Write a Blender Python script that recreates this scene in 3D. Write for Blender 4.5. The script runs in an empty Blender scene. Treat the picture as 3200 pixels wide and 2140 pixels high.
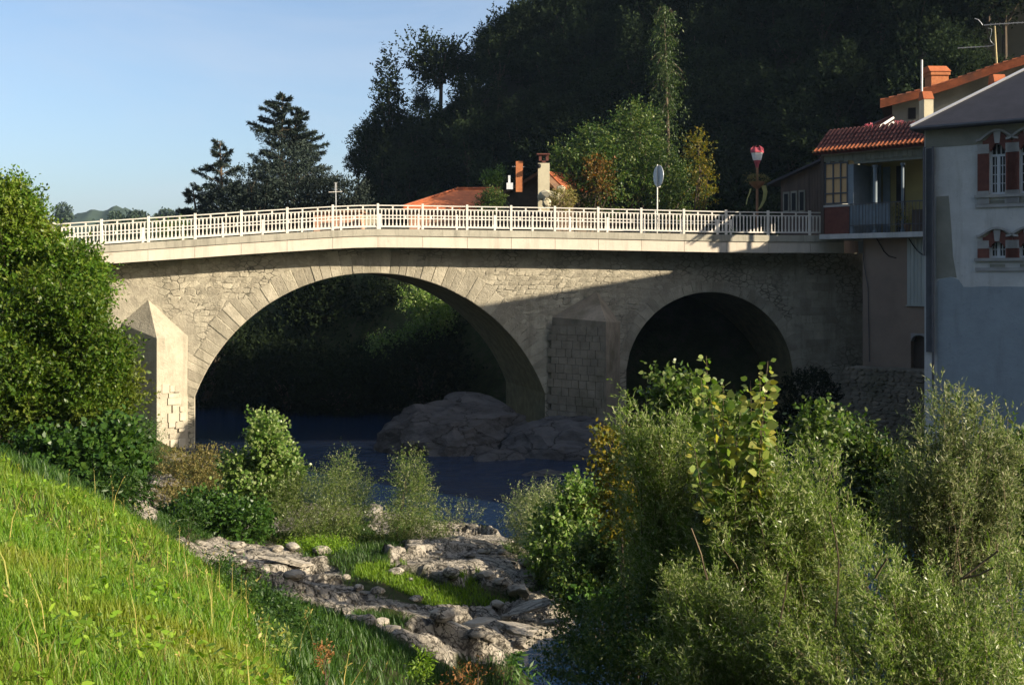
import bpy, math, random
import numpy as np
from mathutils import Vector, Matrix

sc = bpy.context.scene
COL = sc.collection
R = math.radians
# ------------------------------------------------------------------ camera
F, CX, HY, EYE = 3555.56, 1600.0, 865.0, 7.5      # focal length and horizon measured in the photograph
cd = bpy.data.cameras.new('camera')
cam = bpy.data.objects.new('camera', cd); COL.objects.link(cam)
cd.sensor_width = 36.0; cd.lens = 40.0; cd.shift_y = -205.0/3200.0
cd.clip_start = 0.1; cd.clip_end = 6000
cam.location = (0, 0, EYE); cam.rotation_euler = (R(90), 0, 0)
sc.camera = cam
# ------------------------------------------------------------------ sky and sun
SUN_AZ, SUN_EL = 113.0, 21.0          # degrees clockwise from +Y, degrees above the horizon
w = bpy.data.worlds.new('World'); sc.world = w; w.use_nodes = True
wn = w.node_tree.nodes; wl = w.node_tree.links
bg = wn['Background']; bg.inputs['Strength'].default_value = 0.098
sky = wn.new('ShaderNodeTexSky'); sky.sky_type = 'NISHITA'; sky.sun_disc = False
sky.sun_elevation = R(SUN_EL); sky.sun_rotation = R(SUN_AZ)
sky.altitude = 0; sky.air_density = 0.82; sky.dust_density = 2.2; sky.ozone_density = 1.6
# faint high veils of cirrus over the whole sky
tc = wn.new('ShaderNodeTexCoord'); mp_ = wn.new('ShaderNodeMapping'); mp_.inputs['Scale'].default_value = (1.2, 1.2, 5.0); mp_.inputs['Rotation'].default_value = (.25, .2, .6); wl.new(tc.outputs['Generated'], mp_.inputs['Vector'])
cn = wn.new('ShaderNodeTexNoise'); cn.inputs['Scale'].default_value = 2.2; cn.inputs['Detail'].default_value = 6; cn.inputs['Roughness'].default_value = .55; cn.inputs['Distortion'].default_value = .6; wl.new(mp_.outputs[0], cn.inputs['Vector'])
cm = wn.new('ShaderNodeMapRange'); cm.inputs['From Min'].default_value = .38; cm.inputs['From Max'].default_value = .72; cm.inputs['To Max'].default_value = .38; wl.new(cn.outputs['Fac'], cm.inputs['Value'])
cx = wn.new('ShaderNodeMix'); cx.data_type = 'RGBA'; wl.new(cm.outputs[0], cx.inputs['Factor']); wl.new(sky.outputs[0], cx.inputs[6]); cx.inputs[7].default_value = (3.3, 3.6, 4.1, 1)
wl.new(cx.outputs[2], bg.inputs['Color'])
sd = bpy.data.lights.new('sun', 'SUN'); sun = bpy.data.objects.new('sun', sd); COL.objects.link(sun)
sd.energy = 5.0; sd.angle = R(0.5); sd.color = (1.0, 0.87, 0.68)
SUNV = Vector((math.sin(R(SUN_AZ))*math.cos(R(SUN_EL)), math.cos(R(SUN_AZ))*math.cos(R(SUN_EL)), math.sin(R(SUN_EL))))
sun.rotation_euler = SUNV.to_track_quat('Z', 'Y').to_euler()
sun.location = (40, -20, 60)
sc.view_settings.view_transform = 'Standard'; sc.view_settings.look = 'None'
sc.view_settings.gamma = 1.0; sc.view_settings.use_curve_mapping = False
sc.view_settings.exposure = 1.08
sc.render.engine = 'CYCLES'
sc.cycles.max_bounces = 6; sc.cycles.diffuse_bounces = 3; sc.cycles.glossy_bounces = 2
sc.cycles.transmission_bounces = 3; sc.cycles.transparent_max_bounces = 4
sc.cycles.caustics_reflective = False; sc.cycles.caustics_refractive = False
sc.cycles.use_denoising = True

# ------------------------------------------------------------------ helpers
def at(px, py, Y):
    """point of the place at distance Y that the photograph shows at px, py"""
    return np.array([(px-CX)/F*Y, Y, EYE-(py-HY)/F*Y])

ORG = {}
def mesh_from(V, Fc, name):
    me = bpy.data.meshes.new(name)
    if isinstance(Fc, np.ndarray):
        n, k = Fc.shape
        me.vertices.add(len(V)); me.vertices.foreach_set('co', np.ascontiguousarray(V, dtype=np.float32).ravel())
        me.loops.add(n*k); me.loops.foreach_set('vertex_index', np.ascontiguousarray(Fc, dtype=np.int32).ravel())
        me.polygons.add(n); me.polygons.foreach_set('loop_start', np.arange(0, n*k, k, dtype=np.int32))
        me.update(calc_edges=True)
    else:
        me.from_pydata([tuple(v) for v in V], [], Fc)
        me.update()
    return me

def props(o, label=None, cat=None, group=None, kind=None):
    if label: o['label'] = label
    if cat: o['category'] = cat
    if group: o['group'] = group
    if kind: o['kind'] = kind
    return o

def make(name, V, Fc, mat, parent=None, smooth=False, label=None, cat=None, group=None, kind=None):
    V = np.asarray(V, dtype=float)
    lo, hi = V.min(0), V.max(0)
    o = np.array([(lo[0]+hi[0])/2, (lo[1]+hi[1])/2, lo[2]])
    me = mesh_from(V-o, Fc, name)
    if mat is not None: me.materials.append(mat)
    if smooth: me.polygons.foreach_set('use_smooth', np.ones(len(me.polygons), dtype=bool))
    ob = bpy.data.objects.new(name, me); COL.objects.link(ob)
    po = ORG[parent.name] if parent is not None else np.zeros(3)
    if parent is not None: ob.parent = parent
    ob.location = o-po; ORG[ob.name] = o
    return props(ob, label, cat, group, kind)

def share(name, src, loc, mat=None, parent=None, rz=0.0, scale=(1, 1, 1), rot=None, **kw):
    """a copy that shares src's mesh, set at a world point"""
    ob = src.copy()
    for k in ('label', 'category', 'group', 'kind'):
        if k in ob.keys(): del ob[k]
    ob.name = name; COL.objects.link(ob)
    po = ORG[parent.name] if parent is not None else np.zeros(3)
    ob.parent = parent
    loc = np.asarray(loc, float)
    ob.location = loc-po; ob.rotation_euler = rot if rot is not None else (0, 0, rz); ob.scale = scale
    ORG[ob.name] = loc
    return props(ob, **kw)

def thing(name, loc, label, cat, group=None):
    o = bpy.data.objects.new(name, None); COL.objects.link(o); o.empty_display_size = 0.2
    o.location = tuple(loc); ORG[o.name] = np.asarray(loc, float)
    return props(o, label, cat, group)

class MB:
    def __init__(s): s.V = []; s.F = []
    def add(s, V, Fc):
        b = len(s.V); s.V += [tuple(v) for v in V]; s.F += [[i+b for i in f] for f in Fc]; return s
    def hexa(s, p):       # 8 corners: bottom ring 0-3, top ring 4-7
        return s.add(p, [[3, 2, 1, 0], [4, 5, 6, 7], [0, 1, 5, 4], [1, 2, 6, 5], [2, 3, 7, 6], [3, 0, 4, 7]])
    def box(s, x0, x1, y0, y1, z0, z1):
        return s.hexa([(x0, y0, z0), (x1, y0, z0), (x1, y1, z0), (x0, y1, z0), (x0, y0, z1), (x1, y0, z1), (x1, y1, z1), (x0, y1, z1)])
    def tube(s, pts, rad, n=6, cap=True):
        pts = [np.asarray(p, float) for p in pts]
        if not hasattr(rad, '__len__'): rad = [rad]*len(pts)
        b = len(s.V)
        for i, p in enumerate(pts):
            t = pts[min(i+1, len(pts)-1)]-pts[max(i-1, 0)]; t = t/(np.linalg.norm(t)+1e-9)
            a = np.cross(t, (0, 0, 1) if abs(t[2]) < .9 else (1, 0, 0)); a /= np.linalg.norm(a); c = np.cross(t, a)
            for k in range(n):
                g = 2*math.pi*k/n; s.V.append(tuple(p+rad[i]*(math.cos(g)*a+math.sin(g)*c)))
        for i in range(len(pts)-1):
            for k in range(n):
                k2 = (k+1) % n; s.F.append([b+i*n+k, b+i*n+k2, b+(i+1)*n+k2, b+(i+1)*n+k])
        if cap:
            s.F.append([b+k for k in range(n)][::-1]); e = b+(len(pts)-1)*n; s.F.append([e+k for k in range(n)])
        return s
    def lathe(s, base, prof, n=10):     # prof: (r, z) list
        b = len(s.V); x, y, z0 = base
        for r, z in prof:
            for k in range(n):
                g = 2*math.pi*k/n; s.V.append((x+r*math.cos(g), y+r*math.sin(g), z0+z))
        for i in range(len(prof)-1):
            for k in range(n):
                k2 = (k+1) % n; s.F.append([b+i*n+k, b+i*n+k2, b+(i+1)*n+k2, b+(i+1)*n+k])
        s.F.append([b+k for k in range(n)][::-1]); e = b+(len(prof)-1)*n; s.F.append([e+k for k in range(n)])
        return s
    def prism(s, poly, off):            # poly: planar points, extruded by the vector off
        n = len(poly); off = np.asarray(off, float)
        P = [np.asarray(p, float) for p in poly]
        return s.add(P+[p+off for p in P], [list(range(n))[::-1], [n+i for i in range(n)]]+[[i, (i+1) % n, n+(i+1) % n, n+i] for i in range(n)])
    def build(s, name, mat, parent=None, smooth=False, **kw): return make(name, s.V, s.F, mat, parent, smooth, **kw)

class Wall:
    """an upright plane through two ground points; a = metres along it, d = metres proud of it"""
    def __init__(s, P0, P1):
        s.o = np.array(P0[:2], float); d = np.array(P1[:2], float)-s.o; s.L = np.linalg.norm(d); s.d = d/s.L
        n = np.array([s.d[1], -s.d[0]]); s.n = n if np.dot(n, -s.o) > 0 else -n
    def uv(s, px, py):
        r = np.array([(px-CX)/F, 1.0]); t = np.dot(s.o, s.n)/np.dot(r, s.n)
        return float(np.dot(r*t-s.o, s.d)), float(EYE-(py-HY)/F*t)
    def P(s, a, z, d=0.0):
        q = s.o+s.d*a+s.n*d; return np.array([q[0], q[1], z])
    def box(s, mb, a0, a1, z0, z1, d0, d1):
        return mb.hexa([s.P(a0, z0, d1), s.P(a1, z0, d1), s.P(a1, z0, d0), s.P(a0, z0, d0), s.P(a0, z1, d1), s.P(a1, z1, d1), s.P(a1, z1, d0), s.P(a0, z1, d0)])
    def pbox(s, mb, x0, y0, x1, y1, d0, d1):      # given by the photograph's corners
        a0, z1 = s.uv(x0, y0); a1, z0 = s.uv(x1, y1)
        return s.box(mb, min(a0, a1), max(a0, a1), min(z0, z1), max(z0, z1), d0, d1)
    def panel(s, mb, a0, a1, z0, z1, holes, d0, d1):
        A = sorted({a0, a1, *[h[0] for h in holes], *[h[1] for h in holes]}); Z = sorted({z0, z1, *[h[2] for h in holes], *[h[3] for h in holes]})
        A = [a for a in A if a0 <= a <= a1]; Z = [z for z in Z if z0 <= z <= z1]
        for i in range(len(A)-1):
            for j in range(len(Z)-1):
                ca, cz = (A[i]+A[i+1])/2, (Z[j]+Z[j+1])/2
                if any(h[0] < ca < h[1] and h[2] < cz < h[3] for h in holes): continue
                s.box(mb, A[i], A[i+1], Z[j], Z[j+1], d0, d1)
        return mb

# ---- value noise
def _hash(i, j, k, s):
    n = (i.astype(np.int64)*374761393+j.astype(np.int64)*668265263+k.astype(np.int64)*1274126177+s*974634777) & 0xffffffff
    n = ((n ^ (n >> 13))*1274126177) & 0xffffffff
    n = ((n ^ (n >> 16))*2246822519) & 0xffffffff
    return ((n ^ (n >> 15)) & 0xffffff)/float(0xffffff)
def vnoise(P, seed=0):
    P = np.asarray(P, float); f = np.floor(P); i = f.astype(np.int64); t = P-f; t = t*t*(3-2*t)
    o = 0
    for dx in (0, 1):
        for dy in (0, 1):
            for dz in (0, 1):
                wgt = (t[:, 0] if dx else 1-t[:, 0])*(t[:, 1] if dy else 1-t[:, 1])*(t[:, 2] if dz else 1-t[:, 2])
                o = o+wgt*_hash(i[:, 0]+dx, i[:, 1]+dy, i[:, 2]+dz, seed)
    return o*2-1
def fbm(P, oct=4, seed=0, ridged=False):
    P = np.asarray(P, float); a, o = 1.0, 0
    for q in range(oct):
        v = vnoise(P*2**q+q*17.3, seed+q)
        o = o+a*((1-2*np.abs(v)) if ridged else v); a *= .5
    return o/1.9
def sstep(a, b, x):
    t = np.clip((np.asarray(x, float)-a)/(b-a), 0, 1); return t*t*(3-2*t)
def inpoly(px, py, poly):
    c = np.zeros(len(px), bool); n = len(poly)
    for i in range(n):
        x0, y0 = poly[i]; x1, y1 = poly[i-1]
        k = ((y0 > py) != (y1 > py)) & (px < (x1-x0)*(py-y0)/((y1-y0) or 1e-9)+x0); c ^= k
    return c

# ------------------------------------------------------------------ materials
MATS = {}
def mat(name, c1, c2=None, scale=3.0, rough=0.8, bump=0.0, bscale=20.0, objvar=0.0, spec=0.3, metal=0.0, stretch=(1, 1, 1), c3=None, s3=0.6, detail=6.0, coords='pos', lo=.35, hi=.65):
    m = bpy.data.materials.new(name); m.use_nodes = True; nt = m.node_tree; N = nt.nodes; Lk = nt.links
    p = N['Principled BSDF']; p.inputs['Roughness'].default_value = rough; p.inputs['Metallic'].default_value = metal
    p.inputs['Specular IOR Level'].default_value = spec
    if coords == 'pos': src = N.new('ShaderNodeNewGeometry').outputs['Position']
    else: src = N.new('ShaderNodeTexCoord').outputs['Object']
    mp = N.new('ShaderNodeMapping'); mp.inputs['Scale'].default_value = stretch; Lk.new(src, mp.inputs['Vector'])
    def noise(sc_, dt=6.0):
        n = N.new('ShaderNodeTexNoise'); n.inputs['Scale'].default_value = sc_; n.inputs['Detail'].default_value = dt
        n.inputs['Roughness'].default_value = .62; Lk.new(mp.outputs[0], n.inputs['Vector']); return n.outputs['Fac']
    def ramp(f, a, b):
        r = N.new('ShaderNodeMapRange'); r.inputs['From Min'].default_value = a; r.inputs['From Max'].default_value = b; Lk.new(f, r.inputs['Value']); return r.outputs[0]
    def mix(f, A, B):
        x = N.new('ShaderNodeMix'); x.data_type = 'RGBA'; Lk.new(f, x.inputs['Factor'])
        for s_, v in ((6, A), (7, B)):
            if isinstance(v, (tuple, list)): x.inputs[s_].default_value = (*v, 1)
            else: Lk.new(v, x.inputs[s_])
        return x.outputs[2]
    col = c1
    if c2 is not None: col = mix(ramp(noise(scale, detail), lo, hi), c1, c2)
    if c3 is not None: col = mix(ramp(noise(s3), .5, .68), col, c3)
    if objvar:
        oi = N.new('ShaderNodeObjectInfo'); h = N.new('ShaderNodeHueSaturation')
        r = N.new('ShaderNodeMapRange'); r.inputs['To Min'].default_value = 1-objvar; r.inputs['To Max'].default_value = 1+objvar*.7; Lk.new(oi.outputs['Random'], r.inputs['Value'])
        Lk.new(r.outputs[0], h.inputs['Value'])
        if isinstance(col, (tuple, list)): h.inputs['Color'].default_value = (*col, 1)
        else: Lk.new(col, h.inputs['Color'])
        col = h.outputs[0]
    if isinstance(col, (tuple, list)): p.inputs['Base Color'].default_value = (*col, 1)
    else: Lk.new(col, p.inputs['Base Color'])
    if bump:
        b = N.new('ShaderNodeBump'); b.inputs['Strength'].default_value = 1.0; b.inputs['Distance'].default_value = bump
        Lk.new(noise(bscale, 8.0), b.inputs['Height']); Lk.new(b.outputs[0], p.inputs['Normal'])
    MATS[name] = m
    return m

def leafmat(name, cols, transl=0.35, rough=0.45, patch=None, pscale=0.35, spec=0.25, plo=.5, phi=.68):
    """each leaf picks its colour from cols; patch is a colour that whole clumps turn"""
    m = bpy.data.materials.new(name); m.use_nodes = True; nt = m.node_tree; N = nt.nodes; Lk = nt.links
    p = N['Principled BSDF']; out = N['Material Output']
    g = N.new('ShaderNodeNewGeometry')
    cr = N.new('ShaderNodeValToRGB'); e = cr.color_ramp.elements
    e[0].position = 0; e[0].color = (*cols[0], 1); e[1].position = 1; e[1].color = (*cols[-1], 1)
    for i, c in enumerate(cols[1:-1]): q = e.new((i+1)/(len(cols)-1)); q.color = (*c, 1)
    Lk.new(g.outputs['Random Per Island'], cr.inputs[0]); col = cr.outputs[0]
    if patch is not None:
        n = N.new('ShaderNodeTexNoise'); n.inputs['Scale'].default_value = pscale; n.inputs['Detail'].default_value = 3
        Lk.new(g.outputs['Position'], n.inputs['Vector'])
        r = N.new('ShaderNodeMapRange'); r.inputs['From Min'].default_value = plo; r.inputs['From Max'].default_value = phi; Lk.new(n.outputs['Fac'], r.inputs['Value'])
        x = N.new('ShaderNodeMix'); x.data_type = 'RGBA'; Lk.new(r.outputs[0], x.inputs['Factor']); Lk.new(col, x.inputs[6]); x.inputs[7].default_value = (*patch, 1); 
        y = N.new('ShaderNodeMix'); y.data_type = 'RGBA'; y.inputs['Factor'].default_value = .5; Lk.new(col, y.inputs[6]); Lk.new(x.outputs[2], y.inputs[7]); col = y.outputs[2]
    oi = N.new('ShaderNodeObjectInfo'); h = N.new('ShaderNodeHueSaturation')
    r = N.new('ShaderNodeMapRange'); r.inputs['To Min'].default_value = .75; r.inputs['To Max'].default_value = 1.2; Lk.new(oi.outputs['Random'], r.inputs['Value'])
    Lk.new(r.outputs[0], h.inputs['Value']); Lk.new(col, h.inputs['Color']); col = h.outputs[0]
    Lk.new(col, p.inputs['Base Color']); p.inputs['Roughness'].default_value = rough; p.inputs['Specular IOR Level'].default_value = spec
    t = N.new('ShaderNodeBsdfTranslucent'); h2 = N.new('ShaderNodeHueSaturation'); h2.inputs['Saturation'].default_value = 1.15; h2.inputs['Value'].default_value = 1.5
    Lk.new(col, h2.inputs['Color']); Lk.new(h2.outputs[0], t.inputs['Color'])
    ms = N.new('ShaderNodeMixShader'); ms.inputs[0].default_value = transl
    Lk.new(p.outputs[0], ms.inputs[1]); Lk.new(t.outputs[0], ms.inputs[2]); Lk.new(ms.outputs[0], out.inputs['Surface'])
    MATS[name] = m
    return m

def masonry(name, light, dark, stain, cell=2.4, joint=.03, objvar=.12, relief=.02, cellvar=.22):
    """weathered stone: tone of each small stone, joints, run-off streaks and lichen"""
    m = bpy.data.materials.new(name); m.use_nodes = True; N = m.node_tree.nodes; Lk = m.node_tree.links; p = N['Principled BSDF']
    p.inputs['Roughness'].default_value = .93; p.inputs['Specular IOR Level'].default_value = .12
    g = N.new('ShaderNodeNewGeometry')
    def mp(sc_):
        q = N.new('ShaderNodeMapping'); q.inputs['Scale'].default_value = sc_; Lk.new(g.outputs['Position'], q.inputs['Vector']); return q.outputs[0]
    def noise(v, s, d=8, r=.65):
        n = N.new('ShaderNodeTexNoise'); n.inputs['Scale'].default_value = s; n.inputs['Detail'].default_value = d; n.inputs['Roughness'].default_value = r; Lk.new(v, n.inputs['Vector']); return n
    def rng_(f, a_, b_, c_=0, d_=1):
        r = N.new('ShaderNodeMapRange'); r.inputs['From Min'].default_value = a_; r.inputs['From Max'].default_value = b_; r.inputs['To Min'].default_value = c_; r.inputs['To Max'].default_value = d_; Lk.new(f, r.inputs['Value']); return r.outputs[0]
    def mix(f, A, B):
        x = N.new('ShaderNodeMix'); x.data_type = 'RGBA'; Lk.new(f, x.inputs['Factor'])
        for s_, v in ((6, A), (7, B)):
            if isinstance(v, tuple): x.inputs[s_].default_value = (*v, 1)
            else: Lk.new(v, x.inputs[s_])
        return x.outputs[2]
    v1 = mp((1, 1, 1)); col = mix(rng_(noise(v1, 1.5).outputs['Fac'], .35, .65), light, dark)
    wv = N.new('ShaderNodeVectorMath'); wv.operation = 'MULTIPLY_ADD'; Lk.new(noise(v1, 1.3, 3).outputs['Color'], wv.inputs[0]); wv.inputs[1].default_value = (.5, .5, .4); Lk.new(mp((1, 1, 1.6)), wv.inputs[2])
    vc = N.new('ShaderNodeTexVoronoi'); vc.inputs['Scale'].default_value = cell; Lk.new(wv.outputs[0], vc.inputs['Vector'])
    ve = N.new('ShaderNodeTexVoronoi'); ve.feature = 'DISTANCE_TO_EDGE'; ve.inputs['Scale'].default_value = cell; Lk.new(wv.outputs[0], ve.inputs['Vector'])
    h = N.new('ShaderNodeHueSaturation'); bw = N.new('ShaderNodeSeparateColor'); Lk.new(vc.outputs['Color'], bw.inputs[0]); Lk.new(rng_(bw.outputs[0], 0, 1, 1-cellvar, 1+cellvar), h.inputs['Value']); Lk.new(col, h.inputs['Color']); col = h.outputs[0]
    # where the lime coat has fallen off the joints show
    bare = rng_(noise(v1, .55, 4).outputs['Fac'], .42, .58)
    jm = N.new('ShaderNodeMath'); jm.operation = 'MULTIPLY'; Lk.new(rng_(ve.outputs['Distance'], 0, joint*cell, 1, 0), jm.inputs[0]); Lk.new(bare, jm.inputs[1])
    col = mix(jm.outputs[0], col, tuple(x*.55 for x in stain))
    col = mix(rng_(noise(mp((1.3, 1.3, .16)), 1.6, 6, .7).outputs['Fac'], .50, .72, 0, .75), col, stain)
    col = mix(rng_(noise(v1, 9, 6, .75).outputs['Fac'], .60, .74, 0, .7), col, tuple(x*.6 for x in stain))
    oi = N.new('ShaderNodeObjectInfo'); h2 = N.new('ShaderNodeHueSaturation'); Lk.new(rng_(oi.outputs['Random'], 0, 1, 1-objvar, 1+objvar), h2.inputs['Value']); Lk.new(col, h2.inputs['Color'])
    Lk.new(h2.outputs[0], p.inputs['Base Color'])
    ad = N.new('ShaderNodeMath'); ad.operation = 'MULTIPLY_ADD'; Lk.new(jm.outputs[0], ad.inputs[0]); ad.inputs[1].default_value = -.6; Lk.new(noise(v1, 9, 9, .7).outputs['Fac'], ad.inputs[2])
    bp = N.new('ShaderNodeBump'); bp.inputs['Distance'].default_value = relief*1.6; Lk.new(ad.outputs[0], bp.inputs['Height']); Lk.new(bp.outputs[0], p.inputs['Normal'])
    return m
M_stone = masonry('limestone', (.47, .425, .325), (.33, .295, .22), (.18, .165, .12), 1.0, .0, .2, .025, .06)
M_render = masonry('old_lime_render', (.46, .415, .315), (.35, .315, .24), (.225, .21, .155), 3.0, .036, .0, .022, .13)
M_block = mat('pale_block', (.45, .405, .31), (.37, .33, .25), 3, .9, .01, 22, .10)
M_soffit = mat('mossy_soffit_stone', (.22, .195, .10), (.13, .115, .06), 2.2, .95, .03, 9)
M_darkstone = mat('weathered_dark_stone', (.25, .225, .175), (.15, .135, .105), 1.5, .95, .03, 10, .15, c3=(.09, .10, .06), s3=.4)
M_smooth = masonry('plastered_cutwater', (.40, .36, .275), (.31, .28, .21), (.19, .175, .13), .8, .0, .08, .03, .05)
M_fascia = masonry('cream_concrete_panel', (.70, .625, .51), (.63, .56, .455), (.46, .41, .33), 1.0, .0, .05, .003, .015)
M_kerb = masonry('stained_concrete_kerb', (.48, .45, .36), (.39, .365, .29), (.19, .18, .145), 1.0, .0, .06, .006, .03)
M_slab = mat('deck_concrete', (.22, .21, .19), (.15, .145, .13), .9, .9, .01, 16)
M_white = mat('white_painted_metal', (.78, .74, .66), (.68, .64, .56), 1.5, .45, 0, 1, .03, spec=.4)
M_asphalt = mat('asphalt', (.055, .055, .055), (.04, .04, .042), 5, .95, .004, 60)
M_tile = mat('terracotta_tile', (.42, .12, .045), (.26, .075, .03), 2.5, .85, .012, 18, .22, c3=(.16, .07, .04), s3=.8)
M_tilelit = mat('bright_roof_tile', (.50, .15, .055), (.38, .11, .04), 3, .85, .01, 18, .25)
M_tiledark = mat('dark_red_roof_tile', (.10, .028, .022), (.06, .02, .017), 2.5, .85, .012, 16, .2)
M_tilebrown = mat('brown_roof_tile', (.16, .085, .045), (.10, .06, .035), 2.5, .9, .012, 16, .2)
M_brick = mat('red_brick', (.17, .062, .046), (.115, .043, .034), 6, .9, .006, 40, .15)
M_brickor = mat('orange_brick', (.48, .18, .07), (.38, .13, .05), 6, .9, .006, 40, .12)
M_cream = mat('cream_render', (.56, .51, .36), (.48, .43, .30), 2, .9, .006, 25)
M_greywall = masonry('grey_plaster', (.56, .57, .56), (.47, .48, .47), (.31, .31, .285), 1.0, .0, .0, .008, .04)
M_greylow = masonry('smooth_grey_cement', (.30, .35, .385), (.255, .30, .33), (.20, .225, .235), .8, .0, .0, .006, .03)
M_greydirt = mat('stained_plaster', (.26, .26, .22), (.18, .18, .15), 1.0, .9, .008, 14)
M_stonetrim = mat('grey_stone_trim', (.36, .36, .35), (.28, .28, .27), 3, .9, .005, 25, .1)
M_brownwall = mat('brown_plaster', (.28, .22, .175), (.225, .175, .14), .8, .9, .006, 14)
M_yellowwall = mat('ochre_wall', (.36, .30, .12), (.29, .245, .10), 1.0, .9, .004, 14)
M_salmon = mat('salmon_render', (.50, .28, .18), (.42, .23, .15), 1.5, .9, .005, 20)
M_slate = mat('slate_roofing', (.042, .042, .052), (.03, .03, .038), 2.0, .7, .004, 40)
M_zinc = mat('zinc_flashing', (.55, .56, .58), None, 1, .4, 0, 1, 0, .5, .6)
M_pipe = mat('grey_pipe', (.09, .095, .11), (.065, .07, .08), 3, .6)
M_dark = mat('dark_interior', (.012, .012, .014), None, 1, .9)
M_wood = mat('dark_stained_wood', (.10, .075, .06), (.06, .045, .038), 2, .8, .004, 20, .15, stretch=(3, 3, .4))
M_plank = mat('grey_green_planks', (.24, .26, .22), (.18, .195, .17), 2, .8, .003, 20, .12, stretch=(3, 3, .4))
M_shutter = mat('pale_shutter_planks', (.40, .44, .42), (.33, .37, .35), 2, .75, .002, 20, .06, stretch=(3, 3, .4))
M_frame = mat('white_window_frame', (.66, .68, .70), None, 1, .5)
M_bluepanel = mat('blue_grey_panel', (.20, .25, .29), (.15, .19, .22), 2, .6)
M_curtain = mat('tan_curtain', (.62, .42, .22), (.55, .36, .18), 3, .9, stretch=(6, 6, .5))
M_glass = mat('window_glass', (.015, .017, .022), None, 1, .06, spec=.6)
M_pole = mat('rusty_pole', (.30, .16, .09), (.22, .11, .06), 4, .7)
M_pink = mat('pink_red_paint', (.42, .08, .10), (.30, .05, .07), 8, .5)
M_lampglass = mat('frosted_lamp_glass', (.75, .76, .75), (.6, .62, .62), 8, .3)
M_metal = mat('grey_metal', (.42, .44, .46), (.34, .36, .38), 4, .45, 0, 1, 0, .5, .4)
M_yellowmetal = mat('yellowed_mast', (.45, .36, .16), None, 1, .6)
M_bark = mat('bark', (.10, .075, .05), (.06, .045, .03), 6, .95, .01, 20)
M_twig = mat('pale_willow_bark', (.13, .10, .06), (.085, .065, .04), 6, .9, .004, 30)
def rockmat(name, light, mid, dark, sc_, crack=.05, bump=.05, objvar=.15):
    m = bpy.data.materials.new(name); m.use_nodes = True; N = m.node_tree.nodes; Lk = m.node_tree.links; p = N['Principled BSDF']
    p.inputs['Roughness'].default_value = .93; p.inputs['Specular IOR Level'].default_value = .15
    g = N.new('ShaderNodeNewGeometry'); mp = N.new('ShaderNodeMapping'); mp.inputs['Rotation'].default_value = (.3, .5, .6); mp.inputs['Scale'].default_value = (1, 1.7, 2.4); Lk.new(g.outputs['Position'], mp.inputs['Vector'])
    def noise(s, d=9, r=.68):
        n = N.new('ShaderNodeTexNoise'); n.inputs['Scale'].default_value = s; n.inputs['Detail'].default_value = d; n.inputs['Roughness'].default_value = r; Lk.new(mp.outputs[0], n.inputs['Vector']); return n
    n1 = noise(sc_); cr = N.new('ShaderNodeValToRGB'); e = cr.color_ramp.elements
    e[0].position, e[0].color = .30, (*dark, 1); e[1].position, e[1].color = .74, (*light, 1); k = e.new(.50); k.color = (*mid, 1); k = e.new(.40); k.color = (*[(x+y)*.5 for x, y in zip(dark, mid)], 1)
    Lk.new(n1.outputs['Fac'], cr.inputs[0])
    # cracks: cell borders, warped
    n2 = noise(sc_*1.3, 4); ad = N.new('ShaderNodeVectorMath'); ad.operation = 'MULTIPLY_ADD'; Lk.new(n2.outputs['Color'], ad.inputs[0]); ad.inputs[1].default_value = (.9, .9, .9); Lk.new(mp.outputs[0], ad.inputs[2])
    v = N.new('ShaderNodeTexVoronoi'); v.feature = 'DISTANCE_TO_EDGE'; v.inputs['Scale'].default_value = sc_*.55; Lk.new(ad.outputs[0], v.inputs['Vector'])
    r = N.new('ShaderNodeMapRange'); r.inputs['From Max'].default_value = crack; Lk.new(v.outputs['Distance'], r.inputs['Value'])
    x = N.new('ShaderNodeMix'); x.data_type = 'RGBA'; Lk.new(r.outputs[0], x.inputs['Factor']); x.inputs[6].default_value = (*[q*.55 for q in dark], 1); Lk.new(cr.outputs[0], x.inputs[7])
    oi = N.new('ShaderNodeObjectInfo'); h = N.new('ShaderNodeHueSaturation'); r2 = N.new('ShaderNodeMapRange'); r2.inputs['To Min'].default_value = 1-objvar; r2.inputs['To Max'].default_value = 1+objvar; Lk.new(oi.outputs['Random'], r2.inputs['Value']); Lk.new(r2.outputs[0], h.inputs['Value']); Lk.new(x.outputs[2], h.inputs['Color'])
    Lk.new(h.outputs[0], p.inputs['Base Color'])
    mu = N.new('ShaderNodeMath'); mu.operation = 'MULTIPLY_ADD'; Lk.new(r.outputs[0], mu.inputs[0]); mu.inputs[1].default_value = .5; Lk.new(noise(sc_*2.5, 10, .72).outputs['Fac'], mu.inputs[2])
    b = N.new('ShaderNodeBump'); b.inputs['Distance'].default_value = bump; Lk.new(mu.outputs[0], b.inputs['Height']); Lk.new(b.outputs[0], p.inputs['Normal'])
    return m
M_rock = rockmat('limestone_bedrock', (.52, .475, .40), (.38, .34, .275), (.12, .105, .085), 2.2, .05, .07)
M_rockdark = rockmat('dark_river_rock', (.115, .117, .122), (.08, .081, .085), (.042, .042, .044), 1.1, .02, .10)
M_cliff = mat('cliff_rock', (.10, .10, .10), (.055, .055, .055), .25, .95, .3, 1.2)
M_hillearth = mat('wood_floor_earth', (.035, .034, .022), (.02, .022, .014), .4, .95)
M_rust = mat('dry_weed', (.30, .10, .035), (.22, .075, .03), 8, .8)

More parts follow.
